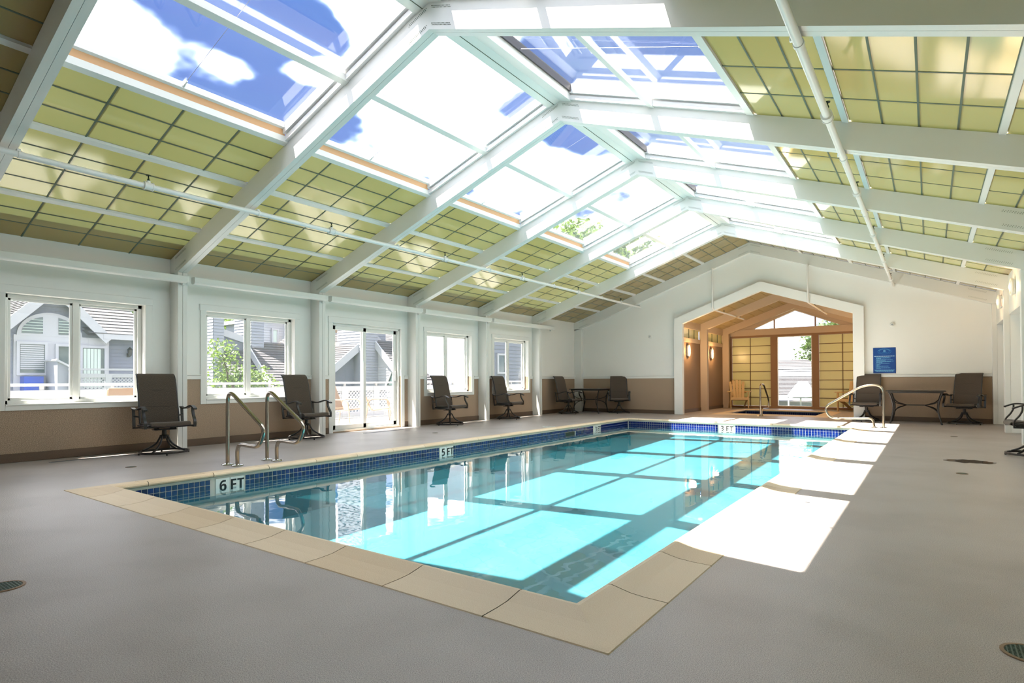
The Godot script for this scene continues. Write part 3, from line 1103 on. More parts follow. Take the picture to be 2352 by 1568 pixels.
func build_coping(parent: Node3D, x0: float, x1: float, d0: float, d1: float, stone: float) -> void:
	var corners := [V(x0, 0, d0), V(x1, 0, d0), V(x1, 0, d1), V(x0, 0, d1)]
	var dirs := [Vector3(1, 0, 0), Vector3(0, 0, -1), Vector3(-1, 0, 0), Vector3(0, 0, 1)]
	var inws := [Vector3(0, 0, -1), Vector3(-1, 0, 0), Vector3(0, 0, 1), Vector3(1, 0, 0)]
	var arm := 0.56
	var g := 0.0025
	var n := 0
	for i in 4:
		# corner stone: the end of the side before and the start of this side
		var m := MB.new()
		coping_run(m, corners[i], dirs[i], inws[i], 0.0, arm - g, 1.0, 0.0)
		var pi := (i + 3) % 4
		var len_p: float = (corners[i] - corners[pi]).length()
		coping_run(m, corners[pi], dirs[pi], inws[pi], len_p - arm + g, len_p, 0.0, 1.0)
		put(parent, "coping_stone", m, M.coping if i % 2 else M.coping_b)
		var length: float = (corners[(i + 1) % 4] - corners[i]).length()
		var cnt := int(round((length - 2 * arm) / stone))
		for k in cnt:
			var t0 := arm + (length - 2 * arm) * k / cnt
			var t1 := arm + (length - 2 * arm) * (k + 1) / cnt
			m = MB.new()
			coping_run(m, corners[i], dirs[i], inws[i], t0 + g, t1 - g, 0.0, 0.0)
			n += 1
			put(parent, "coping_stone", m, M.coping if (n * 5) % 3 else M.coping_b)
	# mortar bed under the stones, seen in the joints
	var m2 := MB.new()
	for i in 4:
		var length: float = (corners[(i + 1) % 4] - corners[i]).length()
		var a: Vector3 = corners[i] + inws[i] * 0.005 + dirs[i] * 0.005
		var b: Vector3 = corners[i] + inws[i] * 0.25 + dirs[i] * (length - 0.005)
		var mn := Vector3(minf(a.x, b.x), -0.12, minf(a.z, b.z))
		var mx := Vector3(maxf(a.x, b.x), 0.001, maxf(a.z, b.z))
		m2.box((mn + mx) / 2, mx - mn)
	put(parent, "mortar_bed", m2, M.joint)


func build_pool() -> void:
	var p := thing("swimming_pool", "long rectangular swimming pool with sandstone coping and blue waterline tiles", "pool", V(0, 0, 0))
	build_coping(p, PX0, PX1, PD0, PD1, 0.62)
	# shell: walls and a floor that falls towards the deep end
	var x0 := -5.90
	var x1 := -1.18
	var d0 := 2.09
	var d1 := 12.93
	var yn := -0.62
	var yf := -0.36
	var m := MB.new()
	m.r(x0 - 0.25, x0, -0.9, -0.02, d0 - 0.25, d1 + 0.25)
	m.r(x1, x1 + 0.25, -0.9, -0.02, d0 - 0.25, d1 + 0.25)
	m.r(x0, x1, -0.9, -0.02, d0 - 0.25, d0)
	m.r(x0, x1, -0.9, -0.02, d1, d1 + 0.25)
	put(p, "basin_wall", m, M.plaster)
	m = MB.new()
	m.ext_dy(PackedVector2Array([Vector2(d0, yn), Vector2(d1, yf), Vector2(d1, yf - 0.2), Vector2(d0, yn - 0.2)]), x0, x1)
	put(p, "basin_floor", m, M.plaster)
	m = MB.new()
	m.cr(x1 - 0.26, x1, -0.9, -0.40, d0, d0 + 1.6, 0.03)
	put(p, "corner_step", m, M.plaster)
	# grout bed of the tile band
	var yt := -0.044
	var pit := 0.0525
	m = MB.new()
	m.r(x0, x0 + 0.003, yt - 0.165, -0.02, d0, d1)
	m.r(x1 - 0.003, x1, yt - 0.165, -0.02, d0, d1)
	m.r(x0, x1, yt - 0.165, -0.02, d1 - 0.003, d1)
	m.r(x0, x1, yt - 0.165, -0.02, d0, d0 + 0.003)
	put(p, "grout_bed", m, M.grout)
	# depth markers, two square tiles each: on the left wall at depth d, on the far wall at x
	var marks := [[3.01, "6"], [6.33, "5"], [11.20, "3"]]
	var far_mark := -3.75
	var msz := 0.150
	# waterline tiles
	var tm := MB.new()
	tm.cbox(Vector3.ZERO, Vector3(0.047, 0.047, 0.006), 0.002)
	var tile := tm.mesh()
	var rest := MB.new()
	var rng := RandomNumberGenerator.new()
	rng.seed = 5
	var count := 0
	var mats := [M.tile, M.tile_b, M.tile, M.tile_c]
	var turn := Basis(Vector3.UP, PI / 2)
	var i := 0
	while d0 + 0.03 + pit * (i + 0.5) < d1:
		var d := d0 + 0.03 + pit * (i + 0.5)
		i += 1
		var skip := false
		for k in marks:
			if d > k[0] - 0.028 and d < k[0] + 2 * msz + 0.028: skip = true
		var mouth := d > 9.98 and d < 10.36
		if skip: continue
		for r in 3:
			var c := V(x0 + 0.004, yt - 0.0235 - pit * r, d)
			if mouth and r > 0: continue
			if count < 300 and r < 2:
				count += 1
				put(p, "tile", tile, mats[rng.randi() % 4], c, turn)
			else:
				rest.box(c, Vector3(0.006, 0.047, 0.047))
			rest.box(V(x1 - 0.004, yt - 0.0235 - pit * r, d), Vector3(0.006, 0.047, 0.047))
	i = 0
	while x0 + 0.03 + pit * (i + 0.5) < x1:
		var x := x0 + 0.03 + pit * (i + 0.5)
		i += 1
		for r in 3:
			rest.box(V(x, yt - 0.0235 - pit * r, d0 + 0.004), Vector3(0.047, 0.047, 0.006))
			if x > far_mark - 0.028 and x < far_mark + 2 * msz + 0.028: continue
			rest.box(V(x, yt - 0.0235 - pit * r, d1 - 0.004), Vector3(0.047, 0.047, 0.006))
	var rt := put(p, "far_tiles", rest, M.tile)
	rt.set_meta("kind", "stuff")
	for k in marks:
		for j in 2:
			m = MB.new()
			m.cr(x0 + 0.002, x0 + 0.009, yt - 0.147, yt + 0.004, k[0] + msz * j + 0.002, k[0] + msz * (j + 1) - 0.002, 0.002)
			var t := put(p, "depth_marker", m, M.tile_white)
			lettering(t, "number" if j == 0 else "letters", k[1] if j == 0 else "FT", 0.105, V(x0 + 0.0095, yt - 0.074, k[0] + msz * (j + 0.5)), Basis(Vector3.UP, PI / 2))
	for j in 2:
		m = MB.new()
		m.cr(far_mark + msz * j + 0.002, far_mark + msz * (j + 1) - 0.002, yt - 0.147, yt + 0.004, d1 - 0.009, d1 - 0.002, 0.002)
		var t := put(p, "depth_marker", m, M.tile_white)
		lettering(t, "number" if j == 0 else "letters", "3" if j == 0 else "FT", 0.105, V(far_mark + msz * (j + 0.5), yt - 0.074, d1 - 0.0095), Basis())
	# skimmer mouth with its dark weir
	m = MB.new()
	m.cr(x0 + 0.002, x0 + 0.010, yt - 0.15, yt - 0.052, 9.99, 10.35, 0.003)
	var sk := put(p, "skimmer_mouth", m, M.bronze)
	m = MB.new()
	m.cr(x0 + 0.002, x0 + 0.012, yt - 0.15, yt - 0.046, 10.352, 10.375, 0.003)
	put(sk, "frame_edge", m, M.tile_white)
	# water
	var w := thing("pool_water", "still turquoise water filling the swimming pool", "water")
	w.set_meta("kind", "structure")
	m = MB.new()
	m.quad(V(x0, WATER_Y, d0), V(x1, WATER_Y, d0), V(x1, WATER_Y, d1), V(x0, WATER_Y, d1))
	put(w, "water_surface", m, M.water)


func lettering(parent: Node, called: String, text: String, high: float, at: Vector3, b: Basis, col: Material = null) -> void:
	var t := TextMesh.new()
	t.text = text
	var f := SystemFont.new()
	f.font_names = PackedStringArray(["Droid Sans"])
	f.font_weight = 700
	t.font = f
	t.font_size = 64
	t.pixel_size = high / 46.0
	t.depth = 0.003
	t.horizontal_alignment = HORIZONTAL_ALIGNMENT_CENTER
	t.vertical_alignment = VERTICAL_ALIGNMENT_CENTER
	put(parent, called, t, col if col else M.black, at, b)


func build_spa() -> void:
	var s := thing("hot_tub", "sunken square spa with tan coping and dark blue tiles in the alcove floor", "hot tub")
	build_coping(s, -4.9, -2.05, 16.05, 19.0, 0.58)
	var m := MB.new()
	var x0 := -4.62
	var x1 := -2.33
	var d0 := 16.33
	var d1 := 18.72
	m.r(x0 - 0.2, x0, -0.9, -0.02, d0 - 0.2, d1 + 0.2)
	m.r(x1, x1 + 0.2, -0.9, -0.02, d0 - 0.2, d1 + 0.2)
	m.r(x0, x1, -0.9, -0.02, d0 - 0.2, d0)
	m.r(x0, x1, -0.9, -0.02, d1, d1 + 0.2)
	m.r(x0 - 0.2, x1 + 0.2, -1.0, -0.88, d0 - 0.2, d1 + 0.2)
	put(s, "basin", m, M.spa_shell)
	var rest := MB.new()
	for i in 40:
		var x := x0 + 0.06 + i * 0.0565
		if x > x1: break
		rest.box(V(x, -0.085, d1 - 0.004), Vector3(0.05, 0.10, 0.008))
	for i in 44:
		var d := d0 + 0.04 + i * 0.0565
		if d > d1: break
		rest.box(V(x0 + 0.004, -0.085, d), Vector3(0.008, 0.10, 0.05))
		rest.box(V(x1 - 0.004, -0.085, d), Vector3(0.008, 0.10, 0.05))
	var t := put(s, "tile_band", rest, M.tile_c)
	t.set_meta("kind", "stuff")
	var w := thing("spa_water", "water in the sunken spa of the alcove", "water")
	w.set_meta("kind", "structure")
	m = MB.new()
	m.quad(V(x0, -0.16, d0), V(x1, -0.16, d0), V(x1, -0.16, d1), V(x0, -0.16, d1))
	put(w, "water_surface", m, M.water)


# ---------------------------------------------------------------- fittings
func rounded(pts: Array, rad: float, seg := 6) -> Array:
	var out := [pts[0]]
	for i in range(1, pts.size() - 1):
		var p: Vector3 = pts[i]
		var a: Vector3 = pts[i - 1] - p
		var b: Vector3 = pts[i + 1] - p
		var r := minf(rad, minf(a.length(), b.length()) * 0.48)
		var s := p + a.normalized() * r
		var e := p + b.normalized() * r
		for k in seg + 1:
			var t := float(k) / seg
			out.append(s.lerp(p, t).lerp(p.lerp(e, t), t))
	out.append(pts[pts.size() - 1])
	return out


func make_rail(label: String, pts: Array, rad: float, group := "") -> Node3D:
	var o := thing("grab_rail", label, "rail", Vector3.ZERO, 0.0, group)
	var m := MB.new()
	m.tube(rounded(pts, rad, 8), 0.0215, 14)
	put(o, "bent_tube", m, M.chrome)
	for e in [pts[0], pts[pts.size() - 1]]:
		m = MB.new()
		m.lathe([Vector2(0.066, 0.0), Vector2(0.068, 0.006), Vector2(0.058, 0.013), Vector2(0.028, 0.018), Vector2(0.022, 0.024)], 20, Vector3(e.x, 0.0, e.z))
		put(o, "floor_flange", m, M.flange)
	return o


func make_grate(label: String, x: float, d: float, r: float) -> void:
	var o := thing("floor_drain", label, "drain", V(x, 0, d))
	var m := MB.new()
	m.lathe([Vector2(r, 0.0), Vector2(r, 0.004), Vector2(r * 0.86, 0.005), Vector2(r * 0.84, 0.001)], 28)
	put(o, "rim", m, M.grate_rim)
	m = MB.new()
	m.lathe([Vector2(r * 0.85, 0.0006), Vector2(0.0, 0.0007)], 28)
	put(o, "sump", m, M.black)
	m = MB.new()
	var n := 5
	for i in range(-n, n + 1):
		var t := r * 0.84 * i / (n + 0.6)
		var l := sqrt(maxf(r * r * 0.7 - t * t, 0.0))
		m.box(Vector3(t, 0.0028, 0), Vector3(r * 0.055, 0.003, l * 2))
		m.box(Vector3(0, 0.0028, t), Vector3(l * 2, 0.003, r * 0.055))
	put(o, "grate", m, M.grate)


func sprinkler(o: Node3D, at: Vector3) -> void:
	var m := MB.new()
	m.tube([at + Vector3(0, 0, 0.035), at - Vector3(0, 0, 0.035)], 0.040, 12)
	m.tube([at + Vector3(0, 0, 0.045), at + Vector3(0, 0, 0.033)], 0.045, 12)
	m.tube([at + Vector3(0, 0, -0.033), at - Vector3(0, 0, 0.045)], 0.045, 12)
	m.tube([at, at + Vector3(0, 0.055, 0)], 0.022, 10)
	put(o, "tee_fitting", m, M.pipe)
	m = MB.new()
	m.tube([at + Vector3(0, 0.05, 0), at + Vector3(0, 0.075, 0)], 0.012, 8)
	m.tube([at + Vector3(-0.014, 0.07, 0), at + Vector3(0, 0.115, 0)], 0.004, 6)
	m.tube([at + Vector3(0.014, 0.07, 0), at + Vector3(0, 0.115, 0)], 0.004, 6)
	m.tube([at + Vector3(0, 0.112, 0), at + Vector3(0, 0.118, 0)], 0.024, 12)
	put(o, "sprinkler_head", m, M.bronze)


func build_fittings() -> void:
	# strip lights along the window wall, one length to a bay
	var ends := [[-0.75, 1.60], [1.68, 3.93], [4.03, 6.26], [6.36, 8.59], [8.69, 10.92], [11.02, 13.755]]
	var where := ["over the space before the first window", "above the wide window nearest the viewer", "above the window with the bush outside", "above the sliding glass door", "above the window with the roof skylight outside", "above the last window before the corner"]
	for i in ends.size():
		var e: Array = ends[i]
		var o := thing("strip_light", "long white strip light trough " + where[i], "light", V(-8.52, 2.39, e[0]), 0.0, "strip light troughs along the window wall")
		var L: float = e[1] - e[0]
		var m := MB.new()
		var pl := PackedVector2Array()
		for a in 9:
			var f := PI + PI * a / 8.0
			pl.append(Vector2(cos(f) * 0.055, sin(f) * 0.032 - 0.018))
		pl.append_array(PackedVector2Array([Vector2(0.055, 0.045), Vector2(0.03, 0.052), Vector2(-0.055, 0.052)]))
		m.ext_xy(pl, 0.0, L)
		put(o, "housing", m, M.steel_white)
		m = MB.new()
		m.cr(-0.05, 0.05, -0.03, 0.05, L, L + 0.03)
		put(o, "end_cap", m, M.white)
		m = MB.new()
		m.cr(-0.08, -0.02, -0.075, -0.03, L * 0.985, L)
		put(o, "bracket", m, M.white)
	# sprinkler pipes
	var names := ["sprinkler pipe running under the rafters on the window side", "sprinkler pipe running under the rafters on the recess side"]
	var xs := [-6.735, -0.645]
	for s in 2:
		var x: float = xs[s]
		var y := 3.035 if s == 0 else 3.05
		var o := thing("sprinkler_pipe", "white " + names[s], "pipe", Vector3.ZERO, 0.0, "sprinkler pipes")
		var m := MB.new()
		m.tube([V(x, y, WALL_F), V(x, y, 15.62)], 0.0285, 14)
		put(o, "pipe_run", m, M.pipe)
		for k in range(-2, 5):
			sprinkler(o, V(x, y, frame_d(k) + 1.07 + (0.17 if s else 0.0)))
		for k in range(-2, 6):
			m = MB.new()
			m.tube([V(x, y, frame_d(k) - 0.02), V(x, y, frame_d(k) + 0.012)], 0.034, 14)
			m.cr(x - 0.05, x + 0.012, y + 0.02, y + 0.05, frame_d(k) - 0.03, frame_d(k) + 0.0)
			put(o, "pipe_clamp", m, M.pipe)
	# drops down the end wall into the alcove
	for s in 2:
		var x := -4.62 if s == 0 else -2.356
		var top := roof_y(x) - 0.27
		var y := 2.80
		var o := thing("drop_pipe", "white sprinkler drop on the end wall turning into the alcove, " + ["window side", "side of the blue sign"][s], "pipe")
		var m := MB.new()
		m.tube(rounded([V(x, top, 15.44), V(x, y, 15.44), V(x, y, 18.6)], 0.05), 0.022, 10)
		put(o, "pipe_run", m, M.pipe)
		m = MB.new()
		m.tube([V(x, top + 0.01, 15.44), V(x, top - 0.03, 15.44)], 0.032, 10)
		m.tube([V(x, y + 0.07, 15.44), V(x, y + 0.03, 15.44)], 0.03, 10)
		put(o, "coupling", m, M.pipe)
		m = MB.new()
		for d in [16.5, 18.2]:
			m.tube([V(x, y + 0.02, d), V(x, y + 0.07, d)], 0.010, 8)
			m.tube([V(x, y + 0.068, d), V(x, y + 0.074, d)], 0.022, 10)
		put(o, "sprinkler_head", m, M.bronze)
	# rails
	for d in [3.465, 3.95]:
		make_rail("stainless pool ladder rail, " + ("the one nearer the viewer" if d < 3.7 else "the one farther from the viewer") + ", on the window side", [V(-6.51, 0, d), V(-6.51, 0.87, d), V(-5.745, 0.44, d), V(-5.86, 0.238, d), V(-6.31, 0.25, d), V(-6.335, 0, d + 0.02)], 0.17, "pool ladder rails")
	make_rail("stainless stair rail at the far pool corner in sunlight", [V(-0.726, 0, 13.27), V(-0.726, 0.83, 13.26), V(-1.06, 0.825, 13.24), V(-1.74, 0.385, 13.24), V(-1.64, 0.155, 13.24), V(-0.895, 0.18, 13.22), V(-0.873, 0, 13.2)], 0.16)
	make_rail("stainless grab rail standing at the spa edge", [V(-3.53, 0, 15.80), V(-3.53, 0.82, 15.80), V(-3.53, 0.81, 16.18), V(-3.53, 0.40, 16.74), V(-3.53, 0.165, 16.74), V(-3.53, 0.18, 15.97), V(-3.53, 0, 15.93)], 0.10)
	# wall lamps
	for s in 2:
		var o := thing("wall_sconce", "small clear jar lamp on the end wall, " + ["above the table in the corner", "above the blue sign"][s], "lamp", V([-6.416, -0.672][s], 2.17, WALL_B), 0.0, "jar lamps on the end wall")
		var m := MB.new()
		var b := Basis(Vector3.RIGHT, PI / 2)
		m.lathe([Vector2(0.05, 0.0), Vector2(0.05, 0.02), Vector2(0.035, 0.03), Vector2(0.0, 0.03)], 20, Vector3.ZERO, b)
		put(o, "back_plate", m, M.white)
		m = MB.new()
		m.lathe([Vector2(0.03, 0.03), Vector2(0.045, 0.05), Vector2(0.045, 0.08), Vector2(0.03, 0.10), Vector2(0.0, 0.105)], 20, Vector3.ZERO, b)
		put(o, "glass_jar", m, M.sconce_glass)
		m = MB.new()
		m.lathe([Vector2(0.012, 0.03), Vector2(0.018, 0.06), Vector2(0.0, 0.075)], 12, Vector3.ZERO, b)
		put(o, "bulb", m, M.lens)
	var bulk := [[WALL_R, 2.42, 12.25, -1.0, "over the recess nearest the viewer, on the recess wall"], [WALL_R, 2.40, 14.35, -1.0, "over the far recess, on the recess wall"], [-5.66, 1.78, 16.5, 1.0, "on the alcove side wall beside the opening"], [-5.66, 1.77, 18.7, 1.0, "on the alcove side wall near the lounge chair"], [-1.23, 1.77, 16.5, -1.0, "on the alcove wall hidden behind the sign wall"], [-1.23, 1.77, 18.7, -1.0, "on the hidden alcove wall by the second lounge chair"]]
	for q in bulk:
		var sz := 1.0 if q[3] < 0 else 1.22
		var o := thing("bulkhead_lamp", "oval white bulkhead lamp " + q[4], "lamp", V(q[0], q[1], q[2]), PI / 2 * q[3], "oval bulkhead lamps")
		var ring := []
		var disc := []
		for i in 24:
			var f := TAU * i / 24
			ring.append(Vector3(signf(cos(f)) * pow(absf(cos(f)), 0.7) * 0.075, signf(sin(f)) * pow(absf(sin(f)), 0.7) * 0.125, 0.045))
			disc.append(ring[i] * Vector3(0.88, 0.92, 1.5))
		var m := MB.new()
		m.tube(ring, 0.016, 8, true)
		m.cbox(Vector3(0, 0, 0.02), Vector3(0.15, 0.25, 0.05), 0.02)
		o.scale = Vector3(sz, sz, 1)
		put(o, "rim", m, M.white)
		m = MB.new()
		for i in 24:
			m.tri(Vector3(0, 0, 0.085), disc[i], disc[(i + 1) % 24])
		put(o, "lens", m, M.lamp_lens)
		var li := OmniLight3D.new()
		li.name = "lamp_glow"
		li.light_color = Color(1.0, 0.80, 0.56)
		li.light_energy = 0.6 if q[2] > 15.7 else 0.14
		li.light_size = 0.08
		li.omni_range = 20.0
		li.omni_attenuation = 2.0
		li.shadow_enabled = true
		li.position = Vector3(0, 0, 0.14)
		o.add_child(li)
	var st := thing("alarm_strobe", "small white fire alarm strobe with red edge on the recess wall", "alarm", V(WALL_R, 2.33, 13.75), -PI / 2)
	var m := MB.new()
	m.cbox(Vector3(0, 0, 0.025), Vector3(0.12, 0.14, 0.05), 0.008)
	put(st, "body", m, M.white)
	m = MB.new()
	m.cbox(Vector3(-0.052, 0, 0.052), Vector3(0.012, 0.13, 0.006), 0.002)
	put(st, "red_strip", m, mat(Color(0.75, 0.15, 0.18), 0.4))
	# rules sign
	var sg := thing("rules_sign", "blue pool rules sign with white print on the end wall", "sign", V(-0.828, 1.366, WALL_B - 0.004))
	m = MB.new()
	m.cbox(Vector3(0, 0, 0.004), Vector3(0.436, 0.582, 0.008), 0.002)
	put(sg, "plate", m, M.sign)
	m = MB.new()
	m.quad_uv(Vector3(-0.214, -0.287, 0.0086), Vector3(0.214, -0.287, 0.0086), Vector3(0.214, 0.287, 0.0086), Vector3(-0.214, 0.287, 0.0086))
	var pm := mat(Color.WHITE, 0.3)
	pm.albedo_texture = sign_print()
	put(sg, "print", m, pm)
	# floor pieces
	make_grate("round metal floor drain at the picture's lower edge on the window side", -3.50, 0.80, 0.085)
	make_grate("round metal floor drain on the recess side near the viewer", 0.275, 2.66, 0.085)
	make_grate("small round floor drain between the first chair and the pool", -7.24, 2.755, 0.055)
	make_grate("small floor drain in the deck before the sliding door", -7.3, 7.72, 0.05)
	make_grate("small floor drain near the puddle", 0.255, 7.31, 0.05)
	make_grate("small floor drain between the puddle and the far table", 0.317, 11.9, 0.05)
	for q in [[-0.766, 4.92, "round white skimmer lid in the sunlit deck beside the pool"], [-6.30, 10.0, "round white skimmer lid on the window side of the pool"]]:
		var o := thing("skimmer_lid", q[2], "lid", V(q[0], 0, q[1]), 0.0, "skimmer lids")
		m = MB.new()
		m.lathe([Vector2(0.130, 0.0), Vector2(0.130, 0.003), Vector2(0.124, 0.006), Vector2(0.0, 0.007)], 36)
		put(o, "cover", m, M.tile_white)
		m = MB.new()
		m.lathe([Vector2(0.020, 0.0068), Vector2(0.020, 0.0075), Vector2(0.0, 0.0076)], 16)
		put(o, "finger_hole", m, M.dark_metal)
		m = MB.new()
		m.cbox(Vector3(-0.07, 0.0072, 0), Vector3(0.022, 0.001, 0.006), 0.0004)
		m.cbox(Vector3(0.07, 0.0072, 0), Vector3(0.022, 0.001, 0.006), 0.0004)
		put(o, "slot", m, M.grate)
	for q in [[-8.50, 2.36, -8.44, 3.25, "narrow grey floor register under the first window"], [-8.36, 6.95, -8.30, 7.9, "narrow grey floor register before the sliding door"]]:
		var o := thing("floor_register", q[4], "vent", V(0, 0, 0), 0.0, "floor registers by the window wall")
		m = MB.new()
		m.cr(q[0], q[2], -0.001, 0.004, q[1], q[3], 0.001)
		put(o, "frame", m, M.cable)
		m = MB.new()
		m.cr(q[0] + 0.012, q[2] - 0.012, 0.003, 0.0048, q[1] + 0.02, q[3] - 0.02, 0.0005)
		put(o, "slots", m, M.dark_metal)
	# water left on the deck
	var pu := thing("puddle", "wet dark puddle on the deck near the recess wall", "puddle", V(0.36, 0.0, 8.42))
	m = MB.new()
	var rim := []
	var rng := RandomNumberGenerator.new()
	rng.seed = 3
	for i in 28:
		var f := TAU * i / 28
		rim.append(Vector3(cos(f) * 0.25 * rng.randf_range(0.8, 1.1), 0.0012, sin(f) * 0.17 * rng.randf_range(0.7, 1.15)))
	for i in 28:
		m.tri(Vector3(0, 0.0016, 0), rim[(i + 1) % 28], rim[i])
	put(pu, "wet_patch", m, M.wet)


func sign_print() -> ImageTexture:
	var w := 428
	var h := 574
	var im := Image.create(w, h, false, Image.FORMAT_RGB8)
	im.fill(Color8(6, 66, 142))
	var pale := Color8(120, 190, 225)
	var soft := Color8(40, 120, 185)
	# oval emblem: two rings and a small house with waves
	for y in range(8, 170):
		for x in range(70, 360):
			var e := Vector2((x - 215) / 130.0, (y - 84) / 68.0).length()
			if absf(e - 0.97) < 0.03 or absf(e - 0.72) < 0.03: im.set_pixel(x, y, soft)
	for i in 14:
		var f := PI + 0.35 + (PI - 0.7) * i / 13.0
		im.fill_rect(Rect2i(int(215 + cos(f) * 110) - 4, int(84 + sin(f) * 58) - 4, 8, 8), pale)
	im.fill_rect(Rect2i(196, 52, 8, 44), pale)
	im.fill_rect(Rect2i(212, 46, 8, 50), pale)
	im.fill_rect(Rect2i(228, 52, 8, 44), pale)
	im.fill_rect(Rect2i(160, 98, 110, 5), soft)
	im.fill_rect(Rect2i(172, 108, 90, 4), soft)
	var rng := RandomNumberGenerator.new()
	rng.seed = 44
	# the print is too small to read in the photograph: words as short strokes
	var line := func(x: int, y: int, len: int, th: int, c: Color) -> void:
		var at := x
		while at < x + len:
			var n := rng.randi_range(12, 34)
			n = mini(n, x + len - at)
			im.fill_rect(Rect2i(at, y, n, th), c)
			at += n + 6
	line.call(12, 186, 404, 12, Color8(190, 225, 240))
	var rows := [[60, 214, 250], [60, 230, 275], [60, 243, 90], [60, 266, 310], [60, 279, 180], [60, 300, 330], [60, 316, 270], [60, 330, 115], [60, 354, 250], [60, 375, 85], [60, 394, 60], [60, 413, 230], [60, 433, 60], [60, 454, 270], [60, 470, 85]]
	for r in rows:
		line.call(r[0], r[1], r[2], 8, pale)
		if r[1] in [214, 266, 300, 354, 375, 394, 413, 433, 454]: im.fill_rect(Rect2i(36, r[1], 8, 8), soft)
	line.call(20, 500, 388, 9, pale)
	line.call(34, 516, 360, 9, pale)
	line.call(44, 531, 340, 9, pale)
	return ImageTexture.create_from_image(im)


# ---------------------------------------------------------------- furniture
func spline(p: Array, n: int) -> Array:
	var out := []
	for i in p.size() - 1:
		var a = p[maxi(i - 1, 0)]
		var b = p[i]
		var c = p[i + 1]
		var d = p[mini(i + 2, p.size() - 1)]
		for k in n:
			var t := float(k) / n
			out.append(0.5 * ((2 * b) + (c - a) * t + (2 * a - 5 * b + 4 * c - d) * t * t + (3 * b - a - 3 * c + d) * t * t * t))
	out.append(p[p.size() - 1])
	return out


